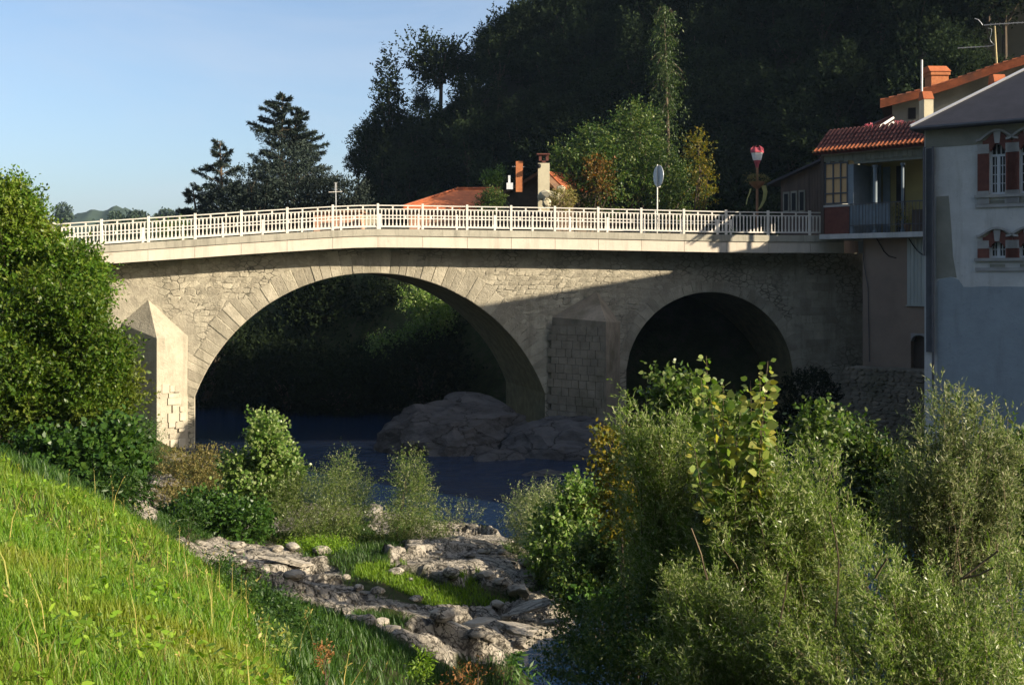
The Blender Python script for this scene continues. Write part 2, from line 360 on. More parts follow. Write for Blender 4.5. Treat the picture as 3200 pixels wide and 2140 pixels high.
L_left = leafmat('elm_leaf', [(.045, .10, .010), (.07, .14, .014), (.10, .17, .018), (.15, .19, .03)], .35, .4, patch=(.22, .20, .035), pscale=.5)
L_dark = leafmat('glossy_green_leaf', [(.025, .065, .012), (.042, .095, .016), (.075, .135, .024)], .3, .38)
L_hazel = leafmat('round_green_leaf', [(.055, .11, .02), (.09, .16, .028), (.15, .21, .05), (.24, .28, .12)], .35, .35)
L_brown = leafmat('browning_leaf', [(.12, .12, .03), (.18, .16, .045), (.26, .20, .07), (.10, .13, .03)], .3, .5)
L_willow = leafmat('willow_leaf', [(.075, .13, .022), (.115, .18, .032), (.18, .235, .065), (.40, .41, .23)], .42, .32, patch=(.14, .17, .045), pscale=.6)
L_willow2 = leafmat('grey_willow_leaf', [(.085, .13, .034), (.13, .18, .055), (.21, .24, .10), (.42, .42, .25)], .4, .4)
L_poplar = leafmat('poplar_leaf', [(.10, .19, .03), (.19, .27, .06), (.31, .36, .11), (.40, .36, .07)], .4, .35)
L_yellow = leafmat('yellow_leaf', [(.07, .10, .018), (.14, .14, .02), (.27, .20, .025), (.09, .12, .022)], .35, .45)
L_orange = leafmat('orange_leaf', [(.16, .08, .02), (.24, .11, .025), (.11, .11, .025), (.20, .13, .035)], .3, .5)
L_town = leafmat('town_tree_leaf', [(.025, .055, .012), (.042, .08, .016), (.065, .105, .022), (.13, .15, .04)], .3, .45)
L_birch = leafmat('weeping_tree_leaf', [(.018, .038, .010), (.032, .055, .013), (.06, .085, .02)], .3, .5)
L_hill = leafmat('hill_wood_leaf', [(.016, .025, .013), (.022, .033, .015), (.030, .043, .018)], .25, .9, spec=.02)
L_bank = leafmat('shade_toned_bank_leaf', [(.010, .016, .008), (.014, .022, .009), (.020, .030, .012)], .2, .9, spec=.02)  # hill leaf darkened again, putting the shade under the arches into the colour
L_hillbright = leafmat('sunny_wood_leaf', [(.05, .085, .012), (.085, .13, .015), (.13, .17, .02)], .35, .5)
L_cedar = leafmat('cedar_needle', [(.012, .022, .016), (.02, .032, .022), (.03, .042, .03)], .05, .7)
L_far = leafmat('far_wood_leaf', [(.03, .05, .03), (.045, .07, .04)], .1, .7)
L_grass = leafmat('grass_blade', [(.07, .17, .012), (.105, .225, .016), (.15, .27, .024), (.22, .28, .045)], .4, .45, patch=(.30, .25, .045), pscale=.45, plo=.5, phi=.7)
L_patch = leafmat('ground_cover_leaf', [(.09, .18, .012), (.14, .245, .018), (.20, .29, .03)], .35, .5)
L_straw = leafmat('straw_stalk', [(.26, .22, .06), (.34, .27, .09), (.20, .21, .04)], .2, .6)
L_weed = leafmat('bank_weed_leaf', [(.022, .055, .010), (.036, .085, .014), (.065, .115, .02)], .3, .45)  # dark weeds, darkened further in place of willow shade on the bank
L_rust = leafmat('rusty_leaf', [(.20, .085, .03), (.26, .12, .04), (.16, .13, .04)], .3, .6)
L_pink = leafmat('pink_flower', [(.55, .12, .16), (.65, .22, .25), (.40, .06, .09)], .2, .6)

# ------------------------------------------------------------------ ground
CP = []
def cp(px, py, Y): CP.append(tuple(at(px, py, Y)))
for a in [(0,2140,5.5),(500,2140,6),(880,2170,7),(720,1885,10),(520,1680,14),(330,1565,17),(0,1425,21),(0,1700,10),(300,1900,8),(300,1700,12.5),
          (1300,2140,14),(1100,1960,16),(650,1760,23),(600,1700,25.5),(1000,1900,21.5),(1250,1950,21),(1500,2000,20.5),(1300,1800,25),
          (1600,1800,26),(1450,1700,29),(1100,1710,28.5),(850,1710,28),(500,1630,33),(250,1510,22),(420,1580,26),(490,1410,47),(560,1500,40),(700,1480,42),
          (1200,1592,36.7),(1550,1662,33.5),(930,1490,43.0),(960,2140,9.5),(1090,2140,12),(850,1955,13),(960,2070,11.3),(620,1790,17),(540,1735,20),(790,1900,15),(760,1850,18)]: cp(*a)
CP += [(-8,50,-.9),(-6,43.5,-.7),(-2.5,38.5,-.6),(.9,34.5,-.6),(3,30,-.7),(3.2,25,-.6),(1.2,20.5,-.5),(.7,22,-.4),(.5,19.3,-.1),(2.2,22.5,-.6),(8,28,-.9),(12,22,-.9),(14,12,-.6),(10,36,-1),(13,40,-1),(3,45,-.8),(8,47,-.3),
       (4,15,.5),(8,15,.5),(3,10,.8),(1,15.5,.7),(8,9,1.0),(12,17,.0),(-15,20,4.6),(-15,10,5.6),(-25,30,6),(-20,44,3.4),(-25,47,6),(0,0,5.9),(-10,0,6.0),(8,0,3.2),(4,4,2.6),
       (.5,8.5,3.0),(2,9.5,1.6),(-14,32,2.6),(-11,34,1.0)]
CP = np.array(CP)
def _tk(d2): return np.where(d2 > 1e-9, .5*d2*np.log(np.maximum(d2, 1e-9)), 0)
_n = len(CP); _A = np.zeros((_n+3, _n+3)); _d2 = ((CP[:, None, :2]-CP[None, :, :2])**2).sum(2)
_A[:_n, :_n] = _tk(_d2)+np.eye(_n)*.6; _A[:_n, _n] = 1; _A[:_n, _n+1:] = CP[:, :2]; _A[_n, :_n] = 1; _A[_n+1:, :_n] = CP[:, :2].T
_W = np.linalg.solve(_A, np.concatenate([CP[:, 2], np.zeros(3)]))
def tps(X, Y):
    o = np.zeros(len(X))
    for s in range(0, len(X), 20000):
        x, y = X[s:s+20000], Y[s:s+20000]
        d2 = (x[:, None]-CP[None, :, 0])**2+(y[:, None]-CP[None, :, 1])**2
        o[s:s+20000] = _tk(d2)@_W[:_n]+_W[_n]+_W[_n+1]*x+_W[_n+2]*y
    return o
GH0 = np.array([13.775, 38.0]); GHD = np.array([.783, -.621]); GHN = np.array([.621, .783])      # corner and directions of the grey house
ROCKPOLY = [[(560,1680),(700,1690),(830,1695),(960,1740),(1070,1785),(1100,1850),(1110,1940),(960,1945),(820,1910),(700,1850),(560,1760)],
            [(1080,1850),(1240,1880),(1330,1900),(1420,1885),(1560,1900),(1650,1850),(1740,1860),(1830,1900),(1820,1950),(1760,2010),(1600,2070),(1400,2075),(1220,2010),(1290,1960),(1180,1925),(1080,1930)],
            [(1210,1730),(1330,1740),(1480,1780),(1460,1830),(1370,1815),(1230,1790)],[(1440,1720),(1560,1730),(1660,1760),(1700,1840),(1600,1850),(1530,1830),(1450,1780)],
            [(1390,1640),(1480,1660),(1500,1720),(1420,1760),(1380,1740),(1330,1700)],[(1230,1690),(1300,1640),(1420,1635),(1560,1680),(1600,1760),(1480,1770),(1300,1740)],[(1150,1570),(1200,1560),(1240,1640),(1180,1690),(1140,1640)],
            [(360,1520),(480,1480),(540,1500),(520,1600),(440,1640),(370,1590)]]
def rockmask(X, Y, Z):
    px = CX+X/np.maximum(Y, 1)*F; py = HY+(EYE-Z)/np.maximum(Y, 1)*F
    j = np.stack([X*.9, Y*.9, X*0], 1); px = px+fbm(j, 3, 5)*60; py = py+fbm(j, 3, 9)*28
    m = np.zeros(len(X))
    for p in ROCKPOLY: m = np.maximum(m, inpoly(px, py, p).astype(float))
    return m*((Y > 18.5) & (Y < 42))
_sr = np.random.default_rng(12)
def _cells(n, x0, x1, y0, y1): return np.stack([_sr.uniform(x0, x1, n), _sr.uniform(y0, y1, n)], 1), _sr.normal(size=(n, 3))
SL_BIG, SL_SMALL = _cells(150, -11, 3, 18, 43), _cells(900, -11, 3, 18, 43)
ROT = np.array([[math.cos(.55), math.sin(.55)], [-math.sin(.55), math.cos(.55)]])
def slabs(X, Y):
    """bedrock broken into tilted slabs with open cracks between them"""
    P = np.stack([X, Y], 1); q = np.stack([X, Y, X*0], 1); P = P+np.stack([fbm(q*1.6, 3, 81), fbm(q*1.6, 3, 83)], 1)*.22
    S_ = np.array([.75, 1.5]); o = np.zeros(len(X)); PR = (P@ROT.T)*S_
    for (C, A), amp, tl, ck, cd_ in ((SL_BIG, .06, .16, .10, .20), (SL_SMALL, .022, .10, .05, .08)):
        CR = (C@ROT.T)*S_
        for s in range(0, len(X), 4000):
            d = ((PR[s:s+4000, None]-CR[None])**2).sum(2); ii_ = np.argpartition(d, 1, axis=1)[:, :2]; dd = np.take_along_axis(d, ii_, 1); sw = dd[:, 0] > dd[:, 1]
            i1 = np.where(sw, ii_[:, 1], ii_[:, 0]); e_ = np.abs(np.sqrt(dd[:, 0])-np.sqrt(dd[:, 1])); L_ = PR[s:s+4000]-CR[i1]
            o[s:s+4000] += A[i1, 0]*amp+L_[:, 0]*A[i1, 1]*tl*.5+L_[:, 1]*A[i1, 2]*tl*.5-cd_*(1-sstep(0, ck, e_))
    return o+fbm(q*5, 4, 85, True)*.035
def ground_z(X, Y, rock=True):
    X = np.asarray(X, float); Y = np.asarray(Y, float)
    Xc = np.clip(X, -28, 16); Yc = np.clip(Y, -4, 48)
    n = np.clip(tps(Xc, Yc), -1.2, 7.0)
    q = np.stack([X, Y, X*0], 1)
    n = n+fbm(q*.55, 3, 3)*.13*sstep(.0, .6, n)
    if rock:
        m = rockmask(X, Y, n)
        n = np.where(m > 0, n+.05, n); k_ = np.where(m > 0)[0]
        if len(k_): n[k_] = n[k_]+slabs(X[k_], Y[k_])
    dfar = (Y-62)+.75*np.minimum(X+6, 0)+.9*np.clip(X+6, 0, 12)
    dl = -(X+15)-1.7*(Y-50)
    f = -.9+8.9*np.maximum(sstep(0, 9, dfar), sstep(0, 9, dl)*(X < -6))
    b = sstep(47.0, 52, Y); z = n*(1-b)+f*b
    dr = (X-GH0[0])*GHN[0]+(Y-GH0[1])*GHN[1]
    da = (X-GH0[0])*GHD[0]+(Y-GH0[1])*GHD[1]; dv = ((X-14.0)*4.0+(Y-51.4)*3.9)/5.59
    z = np.where((X > 13) & (Y > 6), np.maximum(z, -1+9.0*np.maximum(sstep(.4, 1.2, dr)*sstep(.5, 1.5, da), sstep(3.0, 4.0, dv)*sstep(13.2, 14.2, X))), z)
    lf = sstep(-26, -60, X)*sstep(-30, 20, Y); z = z*(1-lf)+7.8*lf
    far = np.maximum(sstep(90, 140, np.abs(X)), sstep(90, 140, Y)); z = z*(1-far)+8.0*far
    z = z+85*sstep(-8, -90, Y)*(1-sstep(15, 75, X))      # unseen rise added behind the viewer to block sky light and deepen shade
    return z
def _axis(lo, a, b, c, d, hi, fine, mid):
    L = list(np.arange(a, b, fine)); x = b; s = mid
    while x < hi: L.append(x); s = mid if x < d else s*1.35; x += s
    x = a; s = mid; left = []
    while x > lo: x -= s; left.append(x); s = mid if x > c else s*1.35
    return np.array(left[::-1]+L)
GXs = _axis(-1800, -9.5, 3.2, -30, 30, 1800, .085, .8); GYs = np.concatenate([_axis(-400, 4, 18.4, -4, 18, 18.4, .2, .7), np.arange(18.5, 33, .085), _axis(33, 33.1, 36, 33, 80, 3000, .15, .7)])
gx, gy = np.meshgrid(GXs, GYs); gX, gY = gx.ravel(), gy.ravel(); gZ = ground_z(gX, gY)
nx, ny = len(GXs), len(GYs)
ii = (np.arange(ny-1)[:, None]*nx+np.arange(nx-1)[None, :]).ravel()
gF = np.stack([ii, ii+1, ii+nx+1, ii+nx], 1)
me = mesh_from(np.stack([gX, gY, gZ], 1), gF, 'ground')
me.polygons.foreach_set('use_smooth', np.ones(len(me.polygons), bool))
ground = bpy.data.objects.new('ground', me); COL.objects.link(ground); ground['kind'] = 'structure'
att = me.attributes.new('rock', 'FLOAT', 'POINT')
rmk = rockmask(gX, gY, np.clip(tps(np.clip(gX, -28, 16), np.clip(gY, -4, 48)), -1.2, 7))
rmk = np.where((gZ < .16) & (gZ > -.3) & (gY < 48) & (gY > 23) & (gX < 2), 1, rmk)
att.data.foreach_set('value', rmk.astype(np.float32))
def ground_material():
    m = bpy.data.materials.new('bank_ground'); m.use_nodes = True; N = m.node_tree.nodes; Lk = m.node_tree.links; p = N['Principled BSDF']
    p.inputs['Roughness'].default_value = .93; p.inputs['Specular IOR Level'].default_value = .15
    g = N.new('ShaderNodeNewGeometry'); a = N.new('ShaderNodeAttribute'); a.attribute_name = 'rock'
    def noise(s, d=8, r=.65):
        n = N.new('ShaderNodeTexNoise'); n.inputs['Scale'].default_value = s; n.inputs['Detail'].default_value = d; n.inputs['Roughness'].default_value = r; Lk.new(g.outputs['Position'], n.inputs['Vector']); return n.outputs['Fac']
    def ramp(f, pts):
        r = N.new('ShaderNodeValToRGB'); e = r.color_ramp.elements
        e[0].position, e[0].color = pts[0][0], (*pts[0][1], 1); e[1].position, e[1].color = pts[-1][0], (*pts[-1][1], 1)
        for q, c in pts[1:-1]: k = e.new(q); k.color = (*c, 1)
        Lk.new(f, r.inputs[0]); return r.outputs[0]
    def mix(f, A, B):
        x = N.new('ShaderNodeMix'); x.data_type = 'RGBA'; Lk.new(f, x.inputs['Factor']); Lk.new(A, x.inputs[6]); Lk.new(B, x.inputs[7]); return x.outputs[2]
    rockc = ramp(noise(2.6, 10, .72), [(.30, (.09, .08, .062)), (.42, (.26, .235, .19)), (.55, (.40, .36, .295)), (.74, (.53, .485, .41))])
    soil = ramp(noise(1.7), [(.3, (.022, .028, .010)), (.5, (.035, .048, .014)), (.62, (.06, .055, .026)), (.75, (.035, .05, .015))])
    wv = N.new('ShaderNodeVectorMath'); wv.operation = 'MULTIPLY_ADD'; nn = N.new('ShaderNodeTexNoise'); nn.inputs['Scale'].default_value = 2.2; nn.inputs['Detail'].default_value = 5; Lk.new(g.outputs['Position'], nn.inputs['Vector'])
    mpp = N.new('ShaderNodeMapping'); mpp.inputs['Rotation'].default_value = (0, 0, .55); mpp.inputs['Scale'].default_value = (.8, 1.9, 1.2); Lk.new(g.outputs['Position'], mpp.inputs['Vector'])
    Lk.new(nn.outputs['Color'], wv.inputs[0]); wv.inputs[1].default_value = (.7, .7, .7); Lk.new(mpp.outputs[0], wv.inputs[2])
    def crack(s, wd):
        v = N.new('ShaderNodeTexVoronoi'); v.feature = 'DISTANCE_TO_EDGE'; v.inputs['Scale'].default_value = s; Lk.new(wv.outputs[0], v.inputs['Vector'])
        r = N.new('ShaderNodeMapRange'); r.inputs['From Max'].default_value = wd; Lk.new(v.outputs['Distance'], r.inputs['Value']); return r.outputs[0]
    ck = N.new('ShaderNodeMath'); ck.operation = 'MULTIPLY'; Lk.new(crack(1.5, .05), ck.inputs[0]); Lk.new(crack(4.2, .06), ck.inputs[1])
    pit = N.new('ShaderNodeMapRange'); pit.inputs['From Min'].default_value = .36; pit.inputs['From Max'].default_value = .46; Lk.new(noise(11, 4, .6), pit.inputs['Value'])
    ck2 = N.new('ShaderNodeMath'); ck2.operation = 'MULTIPLY'; Lk.new(ck.outputs[0], ck2.inputs[0]); Lk.new(pit.outputs[0], ck2.inputs[1])
    dk = N.new('ShaderNodeRGB'); dk.outputs[0].default_value = (.05, .044, .034, 1)
    rockc = mix(ck2.outputs[0], dk.outputs[0], rockc)
    c = mix(a.outputs['Fac'], soil, rockc)
    Lk.new(c, p.inputs['Base Color'])
    b = N.new('ShaderNodeBump'); b.inputs['Distance'].default_value = .12; Lk.new(noise(5, 10, .72), b.inputs['Height']); Lk.new(b.outputs[0], p.inputs['Normal'])
    return m
me.materials.append(ground_material())
def gz(x, y): return float(ground_z(np.array([x]), np.array([y]))[0])

# ------------------------------------------------------------------ river
def water_material():
    m = bpy.data.materials.new('river_water'); m.use_nodes = True; N = m.node_tree.nodes; Lk = m.node_tree.links; p = N['Principled BSDF']
    p.inputs['Base Color'].default_value = (.008, .025, .064, 1); p.inputs['Roughness'].default_value = .07; p.inputs['IOR'].default_value = 1.33  # blue in the base colour stands in for reflected sky
    g = N.new('ShaderNodeNewGeometry'); mp = N.new('ShaderNodeMapping'); mp.inputs['Rotation'].default_value = (0, 0, R(40)); mp.inputs['Scale'].default_value = (.7, 3.0, 1); Lk.new(g.outputs['Position'], mp.inputs['Vector'])
    n = N.new('ShaderNodeTexNoise'); n.inputs['Scale'].default_value = 1.3; n.inputs['Detail'].default_value = 6; n.inputs['Roughness'].default_value = .6; Lk.new(mp.outputs[0], n.inputs['Vector'])
    # the rapid just below the bridge is rougher than the pool above it
    n2 = N.new('ShaderNodeTexNoise'); n2.inputs['Scale'].default_value = .16; n2.inputs['Detail'].default_value = 2; Lk.new(g.outputs['Position'], n2.inputs['Vector'])
    sp = N.new('ShaderNodeSeparateXYZ'); Lk.new(g.outputs['Position'], sp.inputs[0])
    r1 = N.new('ShaderNodeMapRange'); r1.interpolation_type = 'SMOOTHSTEP'; r1.inputs['From Min'].default_value = 29; r1.inputs['From Max'].default_value = 35; Lk.new(sp.outputs['Y'], r1.inputs['Value'])
    r3 = N.new('ShaderNodeMapRange'); r3.interpolation_type = 'SMOOTHSTEP'; r3.inputs['From Min'].default_value = 53; r3.inputs['From Max'].default_value = 46; Lk.new(sp.outputs['Y'], r3.inputs['Value'])
    mm = N.new('ShaderNodeMath'); mm.operation = 'MULTIPLY'; Lk.new(r1.outputs[0], mm.inputs[0]); Lk.new(r3.outputs[0], mm.inputs[1])
    m3 = N.new('ShaderNodeMath'); m3.operation = 'MULTIPLY'; Lk.new(mm.outputs[0], m3.inputs[0]); Lk.new(n2.outputs['Fac'], m3.inputs[1])
    r = N.new('ShaderNodeMapRange'); r.inputs['From Max'].default_value = .6; r.inputs['To Min'].default_value = .03; r.inputs['To Max'].default_value = .55; Lk.new(m3.outputs[0], r.inputs['Value'])
    b = N.new('ShaderNodeBump'); b.inputs['Strength'].default_value = 1; Lk.new(r.outputs[0], b.inputs['Distance']); Lk.new(n.outputs['Fac'], b.inputs['Height']); Lk.new(b.outputs[0], p.inputs['Normal'])
    return m
RXs = np.arange(-60, 34, .5); RYs = np.arange(-8, 100, .5)
rx, ry = np.meshgrid(RXs, RYs); rX, rY = rx.ravel(), ry.ravel()
rip = sstep(40, 44, rY)*(1-sstep(49, 54, rY))*.10+.02
rZ = fbm(np.stack([rX*.6+rY*.3, rY*1.1, rX*0], 1), 3, 77)*rip
n1 = len(RXs); ii = (np.arange(len(RYs)-1)[:, None]*n1+np.arange(n1-1)[None, :]).ravel()
river = make('river', np.stack([rX, rY, rZ], 1), np.stack([ii, ii+1, ii+n1+1, ii+n1], 1), water_material(), smooth=True, kind='structure')

# ------------------------------------------------------------------ wooded hill and far hills
PROF_V = np.array([-60, -1.5, 0, .6, 2, 4.5, 7, 11, 15, 20, 26, 60, 200.]); PROF_Z = np.array([0, 0, 3, 8, 11, 13.5, 15, 18, 20, 22.6, 23.5, 23.5, 24.])
def hill_z(X, Y):
    v = X+.148*Y; w_ = (X+17)*.6+(Y-112)*.8
    z = np.minimum(np.clip(w_, -3, 60)*1.45+fbm(np.stack([X, Y, X*0], 1)*.07, 3, 12)*2.5*sstep(0, 6, w_), np.interp(v, PROF_V, PROF_Z)+fbm(np.stack([X, Y, X*0], 1)*.12, 3, 14)*1.2)
    return 7.6+z*sstep(-1, 3, w_)
hx, hy = np.meshgrid(np.arange(-26, 110, 1.6), np.arange(50, 190, 1.6)); hX, hY = hx.ravel(), hy.ravel(); hZ = hill_z(hX, hY)-.3
n1 = hx.shape[1]; ii = (np.arange(hx.shape[0]-1)[:, None]*n1+np.arange(n1-1)[None, :]).ravel()
hF = np.stack([ii, ii+1, ii+n1+1, ii+n1], 1); hw = (hX+17)*.6+(hY-112)*.8; hF = hF[(hw[hF] > -2.2).all(1) & (hX[hF]+.148*hY[hF] > -8).all(1)]
hill = make('hill', np.stack([hX, hY, hZ], 1), hF, M_hillearth, smooth=True, kind='structure')
# far hills on the plain, left
V, Fc = [], []
xs = np.linspace(-330, -170, 60); rows = [(690, 0), (700, .75), (715, 1), (760, .9), (800, 0)]
for (yy, hh) in rows:
    pr = np.interp(xs, [-330, -290, -262, -240, -222, -190, -170], [30, 36, 43, 45, 37, 31, 28])+vnoise(np.stack([xs*.35, xs*0, xs*0], 1), 4)*1.6+vnoise(np.stack([xs*.1, xs*0, xs*0], 1), 9)*2.0
    for x, p_ in zip(xs, pr): V.append((x, yy, 6+p_*hh))
for i in range(len(rows)-1):
    for j in range(59): Fc.append([i*60+j, i*60+j+1, (i+1)*60+j+1, (i+1)*60+j])
make('distant_hills', V, Fc, mat('far_hill_wood', (.05, .075, .05), (.03, .05, .035), .06, .95), smooth=True, kind='structure')

# ------------------------------------------------------------------ the bridge
WB = Wall((0, 51.4), (1, 51.505))            # spandrel face; a runs along the bridge
TA = .105
def Bp(s, z, d=0.0): return WB.P(s, z, d)    # d = metres out towards the viewer
OV = 1.05                                      # how far the deck overhangs the spandrel
WF = Wall((0, 51.4-OV*1.0055), (1, 51.505-OV*1.0055))
RT = [(-300,728),(-80,714),(160,700),(310,690),(462,680),(607,671),(756,661),(900,652),(1042,644),(1110,641),(1181,640),(1322,641.5),(1460,644),(1596,646),(1730,648),(1863,651),(1997,654),(2126,657),(2257,660),(2388,662),(2520,662.5),(2575,663),(2800,665)]
_rt = [WF.uv(x, y) for x, y in RT]; RTS = np.array([p[0] for p in _rt]); RTZ = np.array([p[1] for p in _rt])
def topz(s): return float(np.interp(s, RTS, RTZ))
RAILH, KERBH, PANH = 1.06, .30, .50
S0, S1 = WF.uv(-280, 700)[0], WF.uv(2572, 700)[0]
bridge = thing('stone_bridge', (-1.0, 51, 0), 'old stone arch bridge with cream concrete deck edge crossing the river', 'bridge')
# main arch and side arch in wall coordinates
def wuv(px, py): return WB.uv(px, py)
a_l, a_r = wuv(607, 1262)[0], wuv(1703, 1242)[0]; ac = (a_l+a_r)/2; ahalf = (a_r-a_l)/2; a_top = wuv(1165, 853)[1]; a_R = 8.25; a_cz = a_top-a_R
b_l, b_r = wuv(1957, 1164)[0], wuv(2477, 1164)[0]; bc = (b_l+b_r)/2; bhalf = (b_r-b_l)/2; b_top = wuv(2217, 913)[1]; b_R = bhalf+.02; b_cz = b_top-b_R
def arch_z(s, c, h, Rr, cz):
    d = abs(s-c); return cz+math.sqrt(max(Rr*Rr-d*d, 0))
BASE = -1.0; DB = RAILH+KERBH+PANH            # deck underside below the rail top
SW0, SW1 = wuv(-280, 800)[0], wuv(2720, 800)[0]
bdir = np.array([-.30, 1.0]); BW = 6.0        # skewed barrel
def Bb(s, z, t):                              # point t metres back along the barrel
    q = Bp(s, z); return np.array([q[0]+bdir[0]*t, q[1]+bdir[1]*t, z])
ss = []
def seg(a, b, n): return list(np.linspace(a, b, n))
mb = MB()
def strip(s_list, low, high):
    fr = [Bp(s, low(s)) for s in s_list]; fu = [Bp(s, high(s)) for s in s_list]; br = [Bb(s, low(s), BW) for s in s_list]; bu = [Bb(s, high(s), BW) for s in s_list]
    b = len(mb.V); n = len(s_list); mb.V += [tuple(v) for v in fr+fu+br+bu]
    for i in range(n-1):
        mb.F.append([b+i, b+i+1, b+n+i+1, b+n+i]); mb.F.append([b+2*n+i+1, b+2*n+i, b+3*n+i, b+3*n+i+1])
hi = lambda s: topz(s)-DB+.02
strip(seg(SW0, a_l, 30), lambda s: BASE, hi)
strip(seg(a_l+1e-4, a_r-1e-4, 90), lambda s: arch_z(s, ac, ahalf, a_R, a_cz), hi)
strip(seg(a_r, b_l, 8), lambda s: BASE, hi)
strip(seg(b_l+1e-4, b_r-1e-4, 50), lambda s: arch_z(s, bc, bhalf, b_R, b_cz), hi)
strip(seg(b_r, SW1, 8), lambda s: BASE, hi)
mb.build('spandrel_wall', M_render, bridge)
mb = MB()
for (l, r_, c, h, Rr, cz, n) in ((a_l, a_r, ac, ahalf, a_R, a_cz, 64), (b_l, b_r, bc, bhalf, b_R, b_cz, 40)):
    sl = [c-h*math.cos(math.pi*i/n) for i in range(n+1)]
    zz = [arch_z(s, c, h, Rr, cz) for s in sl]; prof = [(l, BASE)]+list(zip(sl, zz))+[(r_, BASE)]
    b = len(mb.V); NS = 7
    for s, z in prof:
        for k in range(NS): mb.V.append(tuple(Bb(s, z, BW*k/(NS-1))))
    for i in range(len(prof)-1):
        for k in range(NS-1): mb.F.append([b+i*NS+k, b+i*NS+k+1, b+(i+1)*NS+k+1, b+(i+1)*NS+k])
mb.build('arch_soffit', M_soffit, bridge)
rng = random.Random(4)
# voussoirs: one object per stone
def voussoirs(c, h, Rr, cz, n, thick, m, lim, skip=0.0):
    t0 = math.acos(min(1, h/Rr)); angs = [t0]; tot = math.pi-2*t0
    ws = [rng.uniform(.7, 1.35) for _ in range(n)]; sm = sum(ws)
    for q in ws: angs.append(angs[-1]+tot*q/sm)
    for i in range(n):
        g = .012/Rr*1.2; A, B = angs[i]+g, angs[i+1]-g
        th = thick*rng.uniform(.7, 1.12); pr = rng.uniform(.006, .035)
        def pt(a, rr): return c-rr*math.cos(a), cz+rr*math.sin(a)
        r0 = Rr+.004
        P = [pt(A, r0), pt(B, r0), pt(B, r0+th), pt(A, r0+th)]
        if max(z for _, z in P) > topz(c)-DB+.0: P = [(s, min(z, topz(s)-DB-.005)) for s, z in P]
        k = .022
        cx_, cz_ = sum(p[0] for p in P)/4, sum(p[1] for p in P)/4
        Q = [(cx_+(p[0]-cx_)*(1-k*2.2), cz_+(p[1]-cz_)*(1-k*2.2)) for p in P]
        V = [Bp(s, z, -.25) for s, z in P]+[Bp(s, z, pr-.012) for s, z in P]+[Bp(s, z, pr) for s, z in Q]
        Fc = [[4+j, 4+(j+1) % 4, 8+(j+1) % 4, 8+j] for j in range(4)]+[[8, 9, 10, 11]]+[[j, (j+1) % 4, 4+(j+1) % 4, 4+j] for j in range(4)]
        make('voussoir', V, Fc, m if rng.random() < .72 else M_smooth, bridge)
voussoirs(ac, ahalf, a_R, a_cz, 52, 1.0, M_stone, 0)
voussoirs(bc, bhalf, b_R, b_cz, 28, .55, M_stone, 0)
# rubble stones of the spandrel, each an object; joints are the gaps between them
def in_arch(s, z, ex=0.0):
    return (abs(s-ac) < ahalf+ex and z < a_cz+math.sqrt(max((a_R+ex)**2-(s-ac)**2, 0))) or (abs(s-bc) < bhalf+ex and z < b_cz+math.sqrt(max((b_R+ex)**2-(s-bc)**2, 0)))
REG = [(600, 850, 905, 1040, .36), (1395, 845, 1722, 1000, .34), (1725, 850, 1985, 985, .36), (1590, 1010, 1712, 1130, .40), (470, 880, 600, 970, .42)]
stones = []
for (x0, y0, x1, y1, sz) in REG:
    (sa, za), (sb, zb) = wuv(x0, y0), wuv(x1, y1)
    NX, NZ = max(2, int((sb-sa)/sz)), max(2, int((za-zb)/(sz*.66)))
    gu = [[(sa+(sb-sa)*(i+.5*(j % 2)+rng.uniform(-.3, .3))/NX, zb+(za-zb)*(j+rng.uniform(-.26, .26))/NZ) for i in range(NX+2)] for j in range(NZ+2)]
    for j in range(NZ):
        for i in range(NX):
            # hexagon-like cell between two staggered rows
            o = j % 2
            A = [gu[j][i], gu[j][i+1], gu[j+1][i+(1 if o else 1)], gu[j+1][i+(0 if not o else 1)-(0)]] if not o else [gu[j][i], gu[j][i+1], gu[j+1][i+1], gu[j+1][i]]
            if o: A = [gu[j][i], gu[j][i+1], gu[j+1][min(i+2, NX+1)], gu[j+1][i+1]]
            else: A = [gu[j][i], gu[j][i+1], gu[j+1][i+1], gu[j+1][i]]
            cs, cz2 = sum(p[0] for p in A)/4, sum(p[1] for p in A)/4
            if in_arch(cs, cz2, 1.05 if cs < 4.2 else .66) or max(p[1] for p in A) > topz(cs)-DB-.03 or rng.random() < .10: continue
            if abs(cs-wuv(450, 900)[0]) < 1.2 and cz2 < 7.2: continue
            stones.append((cs, cz2, A))
rng.shuffle(stones)
for idx, (cs, cz2, A) in enumerate(stones[:295]):
    P = []
    for k in range(4):            # cut corners
        a_, b_, p_ = A[k-1], A[(k+1) % 4], A[k]; f1, f2 = rng.uniform(.12, .3), rng.uniform(.12, .3)
        P.append((p_[0]+(a_[0]-p_[0])*f1, p_[1]+(a_[1]-p_[1])*f1)); P.append((p_[0]+(b_[0]-p_[0])*f2, p_[1]+(b_[1]-p_[1])*f2))
    n = 8; P = [(cs+(p[0]-cs)*.93, cz2+(p[1]-cz2)*.90) for p in P]
    pr = rng.uniform(.007, .024); tz = rng.uniform(-.01, .01)
    Q = [(cs+(p[0]-cs)*.74, cz2+(p[1]-cz2)*.74) for p in P]
    V = [Bp(s, z, -.04) for s, z in P]+[Bp(s, z, pr*.5) for s, z in P]+[Bp(s, z, pr+tz*(1 if k < 4 else -1)) for k, (s, z) in enumerate(Q)]
    Fc = [[j, (j+1) % n, n+(j+1) % n, n+j] for j in range(n)]+[[n+j, n+(j+1) % n, 2*n+(j+1) % n, 2*n+j] for j in range(n)]+[[2*n+j for j in range(n)]]
    make('stone', V, Fc, M_stone, bridge)
